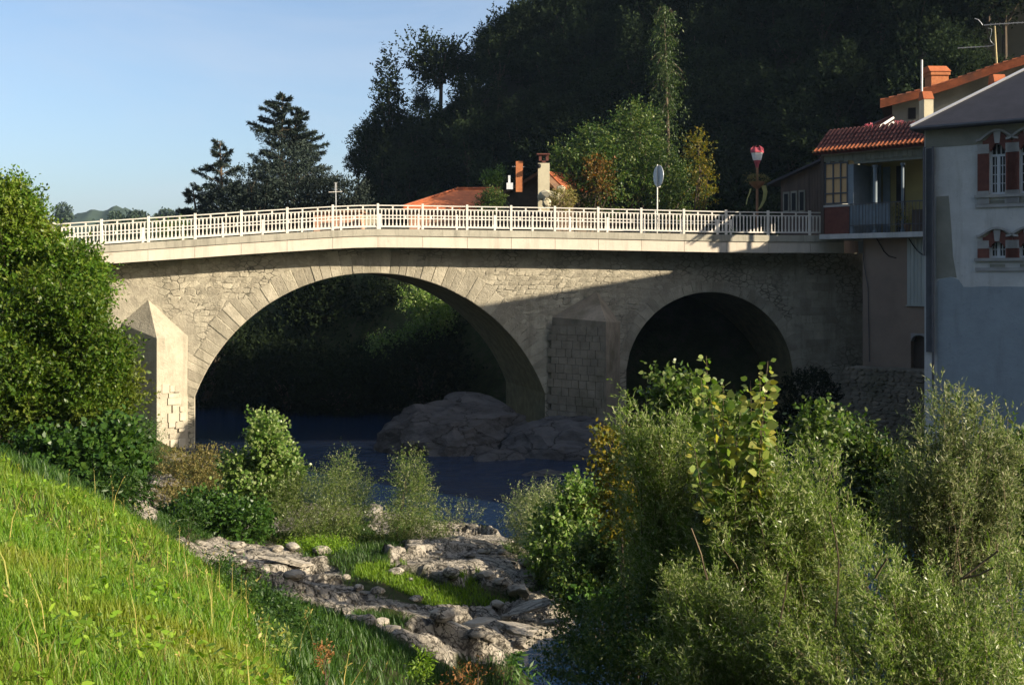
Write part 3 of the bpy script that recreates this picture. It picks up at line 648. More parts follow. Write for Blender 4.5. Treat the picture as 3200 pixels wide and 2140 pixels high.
# ashlar abutment beside the houses
(sa, za), (sb, zb) = wuv(2462, 865), wuv(2612, 1110)
z = zb; r_ = 0
while z < za:
    s = sa+(r_ % 2)*.25
    while s < sb:
        L_ = rng.uniform(.45, .65)
        m2 = MB(); WB.box(m2, s+.015, min(s+L_, sb)-.015, z+.012, z+.36, -.05, rng.uniform(.012, .03))
        if not in_arch(s, z, .6): m2.build('ashlar_block', M_stone, bridge)
        s += L_
    z += .375; r_ += 1
# cutwaters
def cutwater(Lx, Nx, Rx, ax, ay, y_l, y_n, y_r, YN, m, base):
    Ls, Lz = wuv(Lx, y_l); Rs, Rz = wuv(Rx, y_r); As, Az = wuv(ax, ay); N = at(Nx, y_n, YN); Nz = N[2]
    Lp, Rp, Ap = Bp(Ls, Lz), Bp(Rs, Rz), Bp(As, Az)
    bk = lambda p: np.array([p[0], p[1]+.3, p[2]])
    V = [bk([Lp[0], Lp[1], base]), [N[0], N[1], base], bk([Rp[0], Rp[1], base]), bk(Lp), N, bk(Rp), bk(Ap)]
    make('cutwater', V, [[0, 1, 4, 3], [1, 2, 5, 4], [3, 4, 6], [4, 5, 6], [2, 1, 0]], m, bridge)
    return N, Rp, Lp
N1, R1, L1 = cutwater(345, 490, 604, 450, 908, 1000, 1057, 1050, 48.6, M_smooth, BASE)
M_pier = mat('shaded_pier_stone', (.36, .31, .24), (.23, .20, .15), 1.3, .95, .03, 10, .1, c3=(.15, .135, .09), s3=.5)  # darker bridge stone; the pier's shade is put into its colour
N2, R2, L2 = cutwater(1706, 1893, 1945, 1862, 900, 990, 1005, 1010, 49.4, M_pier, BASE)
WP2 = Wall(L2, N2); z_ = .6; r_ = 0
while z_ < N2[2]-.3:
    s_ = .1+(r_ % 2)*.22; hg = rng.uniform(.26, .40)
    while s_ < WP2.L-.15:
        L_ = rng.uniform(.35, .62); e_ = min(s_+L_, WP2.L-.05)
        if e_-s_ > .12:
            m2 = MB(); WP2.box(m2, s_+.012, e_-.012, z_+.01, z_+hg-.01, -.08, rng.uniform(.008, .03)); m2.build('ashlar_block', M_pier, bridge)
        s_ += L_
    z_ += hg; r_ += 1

# squared blocks let into the sunlit face of the left cutwater
Wc = Wall(N1, R1)
Wc.n = -Wc.n if Wc.n[1] > 0 else Wc.n
BL = [(507,1200,530,1228,0),(532,1204,546,1224,1),(547,1206,566,1224,1),(528,1230,562,1240,1),(525,1244,566,1262,0),(540,1266,560,1290,1),(563,1270,575,1284,0),(526,1292,560,1316,0),(563,1290,604,1312,0),(528,1318,548,1334,0),(550,1320,575,1336,1),(530,1355,547,1368,1),(533,1375,556,1396,0),(577,1350,603,1368,1),(560,1340,604,1347,0),(558,1372,604,1400,0),(545,1118,580,1140,0),(560,1150,602,1172,0)]
BL = [(x0, y0, min(x1, 580), y1, k_) for (x0, y0, x1, y1, k_) in BL if x0 < 572 and y0 > 1190]
for (x0, y0, x1, y1, dk) in BL:
    m2 = MB(); Wc.pbox(m2, x0, y0, x1, y1, -.06, rng.uniform(.002, .005)); m2.build('ashlar_block', M_stone if dk else M_block, bridge)
# deck: kerb stones, fascia panels, slab
def run(s0, s1, zt, zb, d0, d1, name, m, n=2, parent=None):
    m2 = MB()
    for i in range(n):
        a, b = s0+(s1-s0)*i/n, s0+(s1-s0)*(i+1)/n
        m2.hexa([WF.P(a, topz(a)+zb, d1), WF.P(b, topz(b)+zb, d1), WF.P(b, topz(b)+zb, d0), WF.P(a, topz(a)+zb, d0), WF.P(a, topz(a)+zt, d1), WF.P(b, topz(b)+zt, d1), WF.P(b, topz(b)+zt, d0), WF.P(a, topz(a)+zt, d0)])
    return m2.build(name, m, parent or bridge)
sA = WF.uv(1181, 640)[0]; PITCH = 1.955
k0 = int(math.floor((S0-sA)/PITCH)); k1 = int(math.ceil((S1-sA)/PITCH))
for k in range(k0, k1):
    a, b = max(sA+k*PITCH, S0), min(sA+(k+1)*PITCH, S1+1.0)
    run(a+.008, b-.008, -RAILH-KERBH-.012, -DB, -.25, .0, 'fascia_panel', M_fascia)
    a2, b2 = a+.45*PITCH, min(b+.45*PITCH, S1+1.0)
    run(a2+.004, b2-.004, -RAILH, -RAILH-KERBH, -.45, .045, 'kerb_stone', M_kerb)
m2 = MB(); n = 60
for i in range(n):
    a, b = S0+(S1+1-S0)*i/n, S0+(S1+1-S0)*(i+1)/n
    q = lambda s, z, d: WF.P(s, topz(s)+z, d)
    m2.hexa([q(a, -DB+.06, -.26), q(b, -DB+.06, -.26), q(b, -DB+.06, -8.4), q(a, -DB+.06, -8.4), q(a, -RAILH-.16, -.26), q(b, -RAILH-.16, -.26), q(b, -RAILH-.16, -8.4), q(a, -RAILH-.16, -8.4)])
m2.build('deck_slab', M_slab, bridge)
m2 = MB()
for i in range(n):
    a, b = S0+(S1+1-S0)*i/n, S0+(S1+1-S0)*(i+1)/n
    m2.add([q(a, -RAILH-.15, -1.6), q(b, -RAILH-.15, -1.6), q(b, -RAILH-.15, -7.0), q(a, -RAILH-.15, -7.0)], [[0, 1, 2, 3]])
m2.build('road', M_asphalt, None, kind='structure')
for (d0, d1, nm) in ((-1.6, -.46, 'pavement'), (-8.3, -7.0, 'pavement')):
    m2 = MB()
    for i in range(n):
        a, b = S0+(S1+1-S0)*i/n, S0+(S1+1-S0)*(i+1)/n
        m2.hexa([q(a, -RAILH-.158, d1), q(b, -RAILH-.158, d1), q(b, -RAILH-.158, d0), q(a, -RAILH-.158, d0), q(a, -RAILH-.02, d1), q(b, -RAILH-.02, d1), q(b, -RAILH-.02, d0), q(a, -RAILH-.02, d0)])
    m2.build(nm, M_kerb, None, kind='structure')
# railings
def baluster_mesh():
    m2 = MB()
    prof = [(.018, -.02), (.033, .0), (.033, .10), (.023, .13), (.023, .62), (.033, .66), (.033, .76), (.018, .775)]
    for i in range(len(prof)-1):
        (r0, z0), (r1, z1) = prof[i], prof[i+1]
        m2.hexa([(-r0, -.018, z0), (r0, -.018, z0), (r0, .018, z0), (-r0, .018, z0), (-r1, -.018, z1), (r1, -.018, z1), (r1, .018, z1), (-r1, .018, z1)])
    return m2
def railing(dd, s0, s1, label, group='bridge railings', bal=True):
    rl = thing('railing', WF.P((s0+s1)/2, topz((s0+s1)/2)-RAILH, dd), label, 'railing', group)
    def rail(name, zt, zb, w_, a, b):
        m2 = MB(); nn = max(2, int((b-a)/.8))
        for i in range(nn):
            p, q_ = a+(b-a)*i/nn, a+(b-a)*(i+1)/nn
            m2.hexa([WF.P(p, topz(p)+zb, dd+w_), WF.P(q_, topz(q_)+zb, dd+w_), WF.P(q_, topz(q_)+zb, dd-w_), WF.P(p, topz(p)+zb, dd-w_), WF.P(p, topz(p)+zt, dd+w_), WF.P(q_, topz(q_)+zt, dd+w_), WF.P(q_, topz(q_)+zt, dd-w_), WF.P(p, topz(p)+zt, dd-w_)])
        return m2.build(name, M_white, rl)
    rail('top_rail', .0, -.045, .04, s0, s1); rail('upper_rail', -.155, -.20, .025, s0, s1); rail('bottom_rail', -RAILH+.16, -RAILH+.10, .028, s0, s1)
    if not bal: rail('middle_rail', -.58, -.63, .028, s0, s1)
    pm = MB().box(-.05, .05, -.05, .05, -.05, RAILH+.012).build('post', M_white, None); first = [True]
    bm_ = baluster_mesh().build('baluster', M_white, None); km = MB().box(-.035, .035, -.02, .02, 0, .11).build('bracket', M_white, None)
    rot = math.atan(TA)
    k = int(math.ceil((s0-sA)/PITCH))
    while sA+k*PITCH <= s1:
        s = sA+k*PITCH; p = WF.P(s, topz(s)-RAILH-.0, dd)
        share('post', pm, p, parent=rl, rz=rot)
        for fct in (.333, .667):
            sb_ = s+fct*PITCH
            if sb_ < s1: share('bracket', km, WF.P(sb_, topz(sb_)-.157, dd), parent=rl, rz=rot)
        for j in range(1, 12) if bal else ():
            s2 = s+PITCH*j/12.0
            if s2 < s1: share('baluster', bm_, WF.P(s2, topz(s2)-RAILH+.13, dd), parent=rl, rz=rot, scale=(1, 1, .96))
        k += 1
    share('post', pm, WF.P(s1, topz(s1)-RAILH, dd), parent=rl, rz=rot)
    for o_ in (pm, bm_, km): bpy.data.objects.remove(o_)
    return rl
railing(-.10, S0, S1, 'white metal railing along the near sunlit edge of the bridge deck')
railing(-8.2, WF.uv(-60, 700)[0], WF.uv(2375, 700)[0]*1.1, 'white metal railing on the far side of the bridge, seen through the near one', bal=False)

# ------------------------------------------------------------------ grey riverside house
WG = Wall(GH0, GH0+GHD*20)
GL = 20.0; GDEP = 13.0
gh = thing('grey_house', (14, 38, 0), 'tall grey plastered house with slate roof and brick arched windows rising from the river', 'house')
EZ = WG.uv(2890, 396)[1]
wins = [(3062, 3092, 3143, 452, 607, 448, 420), (3158, 3186, 3238, 452, 607, 448, 420)]
lows = [(3062, 3092, 3143, 757, 806, 738, 712), (3158, 3186, 3238, 757, 806, 738, 712)]
holes = []
for wn_ in wins+lows:
    a0, z1 = WG.uv(wn_[1], wn_[3]-4); a1, _ = WG.uv(wn_[2], wn_[3]); z0 = WG.uv((wn_[1]+wn_[2])/2, wn_[4])[1]
    holes.append((a0, a1, z0, z1))
# both window rows at constant heights
for i0 in (0, 2):
    z0, z1 = holes[i0][2], holes[i0][3]; wd = holes[i0][1]-holes[i0][0]
    sp = holes[i0+1][0]-holes[i0][0]
    holes[i0] = (holes[i0][0], holes[i0][0]+wd, z0, z1); holes[i0+1] = (holes[i0][0]+sp, holes[i0][0]+sp+wd, z0, z1)
m2 = MB(); WG.panel(m2, 0, GL, -1.2, EZ, holes, -.35, 0); m2.build('wall', M_greywall, gh)
m2 = MB()
bk = lambda a, z, dp: WG.P(a, z, -dp)
m2.add([bk(0, -1.2, .35), bk(0, -1.2, GDEP), bk(0, EZ, GDEP), bk(0, EZ, .35), bk(GL, -1.2, .35), bk(GL, -1.2, GDEP), bk(GL, EZ, GDEP), bk(GL, EZ, .35)], [[0, 1, 2, 3], [1, 5, 6, 2], [5, 4, 7, 6]])
m2.build('side_wall', M_greydirt, gh)
# smooth cement coat on the lower wall, with its ragged upper edge
up = [(2930, 1300), (2930, 880), (2937, 873), (2950, 870), (2968, 866), (2980, 868), (2996, 874), (3012, 896), (3040, 897), (3075, 894), (3110, 896), (3150, 895), (3230, 897), (3420, 905), (3420, 1300)]
pts = [WG.uv(x, y) for x, y in up]; pts[0] = (pts[0][0], -1.2); pts[-1] = (GL-.01, -1.2); pts[-2] = (GL-.01, pts[-2][1])
m2 = MB(); m2.prism([WG.P(a, z, .022) for a, z in pts], WG.P(0, 0, -.05)-WG.P(0, 0, 0)); m2.build('cement_coat', M_greylow, gh)
m2 = MB(); pt2 = [WG.uv(x, y) for x, y in [(2926, 615), (2965, 612), (2972, 700), (2978, 800), (2990, 868), (2972, 864), (2950, 868), (2926, 872)]]
m2.prism([WG.P(a, z, .012) for a, z in pt2], WG.P(0, 0, -.03)-WG.P(0, 0, 0)); m2.build('bare_patch', M_greydirt, gh)
m2 = MB(); WG.panel(m2, .04, GL-.05, EZ-.72, EZ-.02, [], 0, .016); m2.build('stained_frieze', M_greydirt, gh)
a0, a1 = WG.uv(2897, 900)[0], WG.uv(2918, 900)[0]
m2 = MB(); WG.box(m2, a0, a1, 5.0, EZ-.75, 0, .10); m2.build('pilaster', M_pipe, gh)
for px in (2893, 2921):
    a_ = WG.uv(px, 700)[0]; zt = EZ-.7
    m2 = MB(); m2.tube([WG.P(a_, zt, .16), WG.P(a_, 8.2 if px < 2900 else 3.8, .16)], .045, 8); m2.build('downpipe', M_pipe, gh)
m2 = MB()
for px, yt in ((2893, 0), (2921, 0)):
    pass
# windows
def arched_window(h, big, wall, parent):
    a0, a1, z0, z1 = h; ca = (a0+a1)/2; wd = a1-a0
    fr = MB(); fw = .055; dd0, dd1 = -.20, -.13
    W_ = wall
    W_.box(fr, a0, a0+fw, z0, z1, dd0, dd1); W_.box(fr, a1-fw, a1, z0, z1, dd0, dd1); W_.box(fr, a0+fw, a1-fw, z0, z0+.07, dd0, dd1+.01); W_.box(fr, a0+fw, a1-fw, z1-.05, z1, dd0, dd1)
    W_.box(fr, ca-.05, ca+.05, z0+.07, z1-.05 if not big else z0+(z1-z0)*.735, dd0, dd1+.015)
    if big:
        tz = z0+(z1-z0)*.735; W_.box(fr, a0+fw, a1-fw, tz, tz+.075, dd0, dd1+.02)
    win = fr.build('window', M_frame, parent)
    bars = MB()
    if big:
        tz = z0+(z1-z0)*.735
        for k in range(1, 4): W_.box(bars, a0+fw, a1-fw, z0+.07+(tz-z0-.07)*k/4-.012, z0+.07+(tz-z0-.07)*k/4+.012, dd0+.01, dd1-.005)
        for q in (.27, .73): W_.box(bars, a0+wd*q-.012, a0+wd*q+.012, z0+.07, tz, dd0+.012, dd1-.007)
        for q in (.36, .64): W_.box(bars, a0+wd*q-.016, a0+wd*q+.016, tz+.075, z1-.05, dd0+.012, dd1-.003)
    else:
        for q in (.27, .73): W_.box(bars, a0+wd*q-.012, a0+wd*q+.012, z0+.07, z1-.05, dd0+.012, dd1-.007)
        W_.box(bars, a0+fw, a1-fw, (z0+z1)/2-.012, (z0+z1)/2+.012, dd0+.01, dd1-.005)
    bars.build('glazing_bars', M_frame, win)
    g = MB(); W_.box(g, a0+.01, a1-.01, z0+.01, z1-.01, -.215, -.185); g.build('pane', M_glass, win)
    # dark room behind
    # brick jambs with stone blocks, arched brick head, keystone, hood
    jw = .36
    zs = z0+(z1-z0)*(.80 if big else .55)
    for sg in (0, 1):
        A0, A1 = (a0-jw, a0-.003) if sg == 0 else (a1+.003, a1+jw)
        zb = z0+(.12 if big else -.02)
        b = MB(); W_.box(b, A0, A1, zb, zs, -.05, .045); b.build('brick_jamb', M_brick, parent)
        b = MB(); W_.box(b, A0-.0, A1+.0, zs+.004, zs+(.30 if big else .26), -.05, .055); b.build('impost_block', M_stonetrim, parent)
        if big: b = MB(); W_.box(b, A0-.02, A1+.01, z0-.30, zb-.004, -.05, .06); b.build('base_block', M_stonetrim, parent)
    # brick arch: ring pieces between an arc below and a stepped hood above
    rise = .34 if big else .26; zi = z1-rise
    n = 12
    def lower(t): return zi+rise*math.sin(math.pi*t)**.75-.02
    top0 = zs+(.30 if big else .26)
    def upper(t): return top0+.02+(.30 if big else .26)*max(0, math.cos((t-.5)*math.pi*1.15))**1.2
    b = MB()
    for i in range(n):
        t0, t1 = i/n, (i+1)/n
        p0, p1 = a0-jw*.55+(wd+jw*1.1)*t0, a0-jw*.55+(wd+jw*1.1)*t1
        u0 = min(max((p0-a0)/wd, 0), 1); u1 = min(max((p1-a0)/wd, 0), 1)
        l0, l1 = lower(u0), lower(u1)
        l0, l1 = (max(l0, top0) if not 0 < u0 < 1 else l0), (max(l1, top0) if not 0 < u1 < 1 else l1)
        h0, h1 = max(upper(t0), l0+.03)+.08, max(upper(t1), l1+.03)+.08
        V = [W_.P(p0, l0, .05), W_.P(p1, l1, .05), W_.P(p1, l1, -.19), W_.P(p0, l0, -.19), W_.P(p0, h0, .05), W_.P(p1, h1, .05), W_.P(p1, h1, -.19), W_.P(p0, h0, -.19)]
        b.hexa(V)
    b.build('brick_arch', M_brick, parent)
    b = MB()
    for i in range(n):
        t0, t1 = i/n, (i+1)/n
        p0, p1 = a0-jw-.03+(wd+jw*2+.06)*t0, a0-jw-.03+(wd+jw*2+.06)*t1
        h0, h1 = upper(t0)+.085, upper(t1)+.085
        b.hexa([W_.P(p0, h0, .12), W_.P(p1, h1, .12), W_.P(p1, h1, -.05), W_.P(p0, h0, -.05), W_.P(p0, h0+.07, .12), W_.P(p1, h1+.07, .12), W_.P(p1, h1+.07, -.05), W_.P(p0, h0+.07, -.05)])
    b.build('hood_mould', M_stonetrim, parent)
    b = MB(); kz = upper(.5)
    b.hexa([W_.P(ca-.07, z1-.02, .075), W_.P(ca+.07, z1-.02, .075), W_.P(ca+.07, z1-.02, -.05), W_.P(ca-.07, z1-.02, -.05), W_.P(ca-.12, kz+.12, .075), W_.P(ca+.12, kz+.12, .075), W_.P(ca+.12, kz+.12, -.05), W_.P(ca-.12, kz+.12, -.05)]); b.build('keystone', M_stonetrim, parent)
    return win
for i, h in enumerate(holes): arched_window(h, i < 2, WG, gh)
for i0, nm in ((0, 'sill'), (2, 'sill')):
    z0 = holes[i0][2]; aa, ab = holes[i0][0]-.45, holes[i0+1][1]+.45
    m2 = MB(); WG.box(m2, aa, ab, z0-.10, z0-.005, -.3, .10); m2.build(nm, M_stonetrim, gh)
    m2 = MB(); WG.box(m2, aa+.02, ab-.02, z0-.42, z0-.31, 0, .05); m2.build('string_course', M_stonetrim, gh)
    for h in holes[i0:i0+2]:
        m2 = MB(); WG.box(m2, h[0]+.02, h[1]-.02, z0-.30, z0-.20, 0, .03); m2.build('apron_panel', M_greydirt, gh)
m2 = MB(); WG.box(m2, .36, GL-.4, 0, EZ, -GDEP+.3, -3.0); m2.build('inner_room', M_dark, gh)
# hipped slate roof
OVH = .35; TP = .69
def rp(a, dp, z): return WG.P(a, z, -dp)
rz = EZ+TP*(GDEP/2+OVH)
V = [rp(-OVH, -OVH, EZ-.02), rp(GL+OVH, -OVH, EZ-.02), rp(GL+OVH, GDEP+OVH, EZ-.02), rp(-OVH, GDEP+OVH, EZ-.02), rp(GDEP/2, GDEP/2, rz), rp(GL-GDEP/2, GDEP/2, rz)]
V += [p-np.array([0, 0, .12]) for p in V[:4]]
make('roof', V, [[0, 1, 5, 4], [1, 2, 5], [2, 3, 4, 5], [3, 0, 4], [0, 6, 7, 1], [1, 7, 8, 2], [2, 8, 9, 3], [3, 9, 6, 0], [9, 8, 7, 6]], M_slate, gh)
m2 = MB(); m2.tube([V[0]+np.array([0, 0, .03]), V[4]+np.array([0, 0, .03])], .05, 6); m2.build('hip_flashing', M_zinc, gh)
m2 = MB(); m2.tube([V[0]-np.array([0, 0, .06]), V[1]-np.array([0, 0, .06])], .06, 6); m2.build('gutter', M_pipe, gh)
# the grey house itself throws the shadow on the bridge
# ------------------------------------------------------------------ house with veranda at the bridge end
V0, V1 = np.array([14.0, 51.4]), np.array([17.9, 47.4])
WV = Wall(V0, V1); VL = WV.L
vh = thing('veranda_house', (16, 51, 7.5), 'shaded house with open ochre veranda and red tiled roof beside the bridge end', 'house')
VZ = WV.uv(2568, 733)[1]; VE = WV.uv(2562, 486)[1]
def vb(name, m, a0, a1, z0, z1, d0, d1, par=None):
    q = MB(); WV.box(q, a0, a1, z0, z1, d0, d1); return q.build(name, m, par or vh)
VH = VE-VZ
fz = lambda y: VE-(y-486)/(733-486)*VH          # height from the photograph at the near end of the veranda
fa = lambda px: WV.uv(px, 600)[0]
vb('floor_slab', M_greywall, -.05, VL, VZ-.22, VZ, -3.2, .14)
vb('back_wall', M_yellowwall, 1.0, VL, VZ, VE, -2.0, -1.75)
vb('ceiling', M_plank, 0, VL, VE-.06, VE+.02, -3.2, .05)
vb('end_wall', M_greydirt, -.05, .10, VZ, VE-.07, -3.2, -.12)
aw0, aw1 = fa(2577), fa(2646)
wz0, wz1 = fz(640), fz(512)
bay = MB()
for q in (0, .36, .70, 1): WV.box(bay, aw0+(aw1-aw0)*q-.03, aw0+(aw1-aw0)*q+.03, wz0, wz1, -.10, -.03)
for z in (wz0+.03, fz(607), fz(560), wz1-.03): WV.box(bay, aw0-.03, aw1+.03, z-.03, z+.03, -.095, -.025)
bw = bay.build('bay_window', M_pipe, vh)
for i, (q0, q1) in enumerate(((0, .36), (.36, .70), (.70, 1))):
    for (za, zb) in ((wz0, fz(607)), (fz(607), fz(560)), (fz(560), wz1)):
        q = MB(); WV.box(q, aw0+(aw1-aw0)*q0+.031, aw0+(aw1-aw0)*q1-.031, za+.031, zb-.031, -.085, -.075); q.build('pane', M_curtain, bw)
vb('brick_parapet', M_brick, aw0-.02, aw1+.1, VZ+.002, wz0-.14, -.16, -.02)
vb('parapet_coping', M_stonetrim, aw0-.05, aw1+.15, wz0-.135, wz0-.035, -.20, .02)
vb('corner_board', M_wood, aw0-.20, aw0-.04, VZ+.002, VE-.07, -.16, -.0)
vb('bay_side_wall', M_bluepanel, aw1+.03, aw1+.30, VZ+.002, VE-.5, -1.7, -.05)
for px, wd in ((2726, .09), (2812, .06)):
    a = fa(px); q = MB(); q.lathe(WV.P(a, VZ, -.25), [(wd+.03, 0), (wd+.03, .12), (wd, .16), (wd, VH-.72), (wd+.04, VH-.66), (wd+.04, VH-.6)], 12); q.build('post', M_bluepanel, vh, smooth=False)
vb('end_post', M_bluepanel, fa(2884), fa(2896), VZ, VE-.07, -.2, 0)
vb('lintel', M_plank, aw1+.3, VL, fz(520), fz(508), -.3, -.1)
n = 26
for i in range(n):
    a = -.02+(VL+.0)*i/n; z_ = fz(508)-(.05 if i % 2 else .0)
    vb('valance_board', M_plank, a+.004, a+VL/n-.004, z_, VE-.065, -.055, -.02-.006*(i % 3))
vb('door', M_dark, fa(2742), fa(2768), VZ+.002, fz(525), -1.76, -1.70)
vb('door', M_bluepanel, fa(2700), fa(2722), VZ+.002, fz(525), -1.76, -1.69)
vb('panel_wall', M_bluepanel, fa(2655), fa(2698), VZ+.002, fz(520), -1.6, -1.55)
vb('window', M_dark, fa(2846), fa(2852), fz(592), fz(566), -1.76, -1.72)
vr = MB(); r0, r1 = fa(2655), fa(2884)
for i in range(22):
    a = r0+(r1-r0)*i/21
q = MB(); WV.box(q, r0, r1, fz(643)-.02, fz(643)+.02, -.02, .02); q.build('balcony_rail', M_pipe, vh)
q = MB(); WV.box(q, r0, r1, fz(709)-.015, fz(709)+.015, -.015, .015); q.build('balcony_rail', M_pipe, vh)
bb = MB().box(-.009, .009, -.009, .009, 0, fz(643)-VZ-.02).build('balcony_bar', M_pipe, None)
for i in range(23): share('balcony_bar', bb, WV.P(r0+(r1-r0)*i/22, VZ, 0), parent=vh)
bpy.data.objects.remove(bb)
for i in range(9):
    a = fa(2655)+(fa(2780)-fa(2655))*i/9; vb('balcony_panel', M_bluepanel, a+.005, a+(fa(2780)-fa(2655))/9-.005, fz(706), fz(646), -.05, -.03)
# tiled lean-to roof: barrel tiles in rows
def tiled_slope(wall, a0, a1, zE, d0, run_, tan_, cw, rows, m, par, name='roof_tiles', eave=True, m_eave=None, ecount=None):
    """corrugated sheet of barrel tiles, stepped row by row; the eave row is separate tiles"""
    q = MB(); nx_ = int((a1-a0)/cw)
    for cr in ((a0, a1),):
        q.hexa([wall.P(a0, zE-.10, d0-.02), wall.P(a1, zE-.10, d0-.02), wall.P(a1, zE-.10+tan_*run_, d0-run_), wall.P(a0, zE-.10+tan_*run_, d0-run_), wall.P(a0, zE-.01, d0-.02), wall.P(a1, zE-.01, d0-.02), wall.P(a1, zE-.01+tan_*run_, d0-run_), wall.P(a0, zE-.01+tan_*run_, d0-run_)])
    ob = q.build(name, m, par)
    for row in range(rows if eave else 0):
        nt = nx_; o_ = run_*row/rows
        for i in range(nt):
            c = a0+cw*(i+.5)+rng.uniform(-.008, .008); q = MB(); rr = cw*.47
            P0 = []; L_ = run_/rows+.10; lift = .015+rng.uniform(0, .012)
            for (dd, zz, sc_) in ((d0+.09-o_, zE-.005+tan_*(o_-.09 if row else 0)+(lift if row else 0), 1.06), (d0-L_-o_, zE+tan_*(L_+o_)+.0, .86)):
                for g in range(7):
                    an = math.pi*g/6; P0.append(wall.P(c+rr*sc_*math.cos(an), zz+rr*sc_*.9*math.sin(an), dd))
                for g in range(7):
                    an = math.pi*(6-g)/6; P0.append(wall.P(c+(rr-.022)*sc_*math.cos(an), zz+(rr-.022)*sc_*.9*math.sin(an), dd))
            q.add(P0, [[i_, (i_+1) % 14, 14+(i_+1) % 14, 14+i_] for i_ in range(14)]+[[0, 1, 12, 13], [1, 2, 11, 12], [2, 3, 10, 11], [3, 4, 9, 10], [4, 5, 8, 9], [5, 6, 7, 8]])
            q.build('roof_tile' if row else 'eave_tile', (m_eave or m) if not row else m, par)
    return ob
tiled_slope(WV, -.25, VL+.2, VE+.08, .35, 1.25, .84, .20, 5, M_tiledark, vh, 'roof', True, M_tilelit)  # sunlit eave row and shaded rows above are set by tile colour
# lower wall under the veranda
wl0, wl1 = WV.uv(2674, 900)[0]-.0, VL
lw = MB(); zb_ = 1.55; ash = WV.uv(2843, 900)[0]
da0, da1 = WV.uv(2825, 1100)[0], WV.uv(2876, 1100)[0]; dz0, dz1 = 3.65, 5.02
LZ = 3.55
WV.panel(lw, wl0, wl1, LZ, VZ-.23, [(da0, da1, LZ, dz1)], -1.2, -.62); lw.build('lower_wall', M_brownwall, vh)
vb('side_return', M_brownwall, wl0-.02, wl0+.12, LZ, VZ-.23, -4.0, -1.21)
vb('plank_door', M_wood, da0+.01, da1-.01, LZ, dz1-.02, -.95, -.88)
arc = MB(); ca = (da0+da1)/2; hw = (da1-da0)/2
for i in range(8):
    t0, t1 = i/8, (i+1)/8
    p0, p1 = da0+(da1-da0)*t0, da0+(da1-da0)*t1
    f = lambda p: dz1-.30+.28*math.sqrt(max(0, 1-((p-ca)/hw)**2))
    arc.hexa([WV.P(p0, f(p0), -.61), WV.P(p1, f(p1), -.61), WV.P(p1, f(p1), -.9), WV.P(p0, f(p0), -.9), WV.P(p0, dz1+.06, -.61), WV.P(p1, dz1+.06, -.61), WV.P(p1, dz1+.06, -.9), WV.P(p0, dz1+.06, -.9)])
arc.build('door_arch', M_stonetrim, vh)
sh0, sh1 = WV.uv(2815, 850)[0], WV.uv(2871, 850)[0]; shz0, shz1 = WV.uv(2843, 954)[1], WV.uv(2843, 742)[1]
for i in range(5):
    w_ = (sh1-sh0)/5; vb('shutter_plank', M_shutter, sh0+w_*i+.006, sh0+w_*(i+1)-.006, shz0, shz1, -.60, -.56+.006*(i % 2))
vb('shutter_ledge', M_shutter, sh0-.04, sh1+.04, shz0-.05, shz0-.003, -.61, -.52)
ca_ = thing('cable', WV.P(WV.uv(2720, 760)[0], 8.3, -.58), 'black cable looping under the veranda slab on the brown wall, left one', 'cable', 'cables under the veranda')
q = MB(); P_ = [(2716, 738), (2728, 760), (2742, 785), (2758, 800), (2780, 806)]; q.tube([WV.P(*WV.uv(x, y), -.58) for x, y in P_], .02, 5); q.build('wire', M_dark, ca_)
ca_ = thing('cable', WV.P(WV.uv(2850, 760)[0], 8.3, -.52), 'black cable drooping across the pale shutter planks', 'cable', 'cables under the veranda')
q = MB(); P_ = [(2822, 744), (2835, 765), (2850, 785), (2868, 797), (2888, 801)]; q.tube([WV.P(*WV.uv(x, y), -.52) for x, y in P_], .02, 5); q.build('wire', M_dark, ca_)
q = MB(); q.tube([WV.P(wl0+.05, VZ-.25, -.55), WV.P(wl0+.07, VZ-1.2, -.55), WV.P(wl0+.28, VZ-2.4, -.57), WV.P(wl0+.35, LZ+.2, -.57)], .018, 5)
o = q.build('drain_hose', M_pipe); props(o, 'thin hose running down the left edge of the brown wall', 'hose')
# retaining wall below
RW = Wall((13.9, 49.6), (17.9, 46.6)); rw = thing('retaining_wall', (16, 47.5, 0), 'rough rubble retaining wall at the water under the brown wall', 'wall')
ra0, ra1 = RW.uv(2640, 1200)[0], RW.L; rtop = LZ+.02
q = MB(); RW.box(q, ra0, ra1, -1, rtop, -1.6, 0); q.build('wall_core', M_darkstone, rw)
z = .2; cnt = 0
while z < rtop-.05 and cnt < 290:
    hgt = rng.uniform(.14, .24); s = ra0+rng.uniform(-.1, .1)
    while s < ra1 and cnt < 290:
        L_ = rng.uniform(.2, .5)
        n = 6; P = []
        for k in range(n):
            a = 2*math.pi*(k+rng.uniform(-.3, .3))/n; P.append((s+L_/2+math.cos(a)*L_*.52, min(z+hgt/2+math.sin(a)*hgt*.55, rtop+.06)))
        pr = rng.uniform(.02, .10); c0, c1 = s+L_/2, z+hgt/2
        V = [RW.P(p[0], p[1], -.05) for p in P]+[RW.P(c0+(p[0]-c0)*.7, c1+(p[1]-c1)*.7, pr) for p in P]
        make('stone', V, [[k, (k+1) % n, n+(k+1) % n, n+k] for k in range(n)]+[[n+k for k in range(n)]], M_darkstone, rw); cnt += 1
        s += L_
    z += hgt
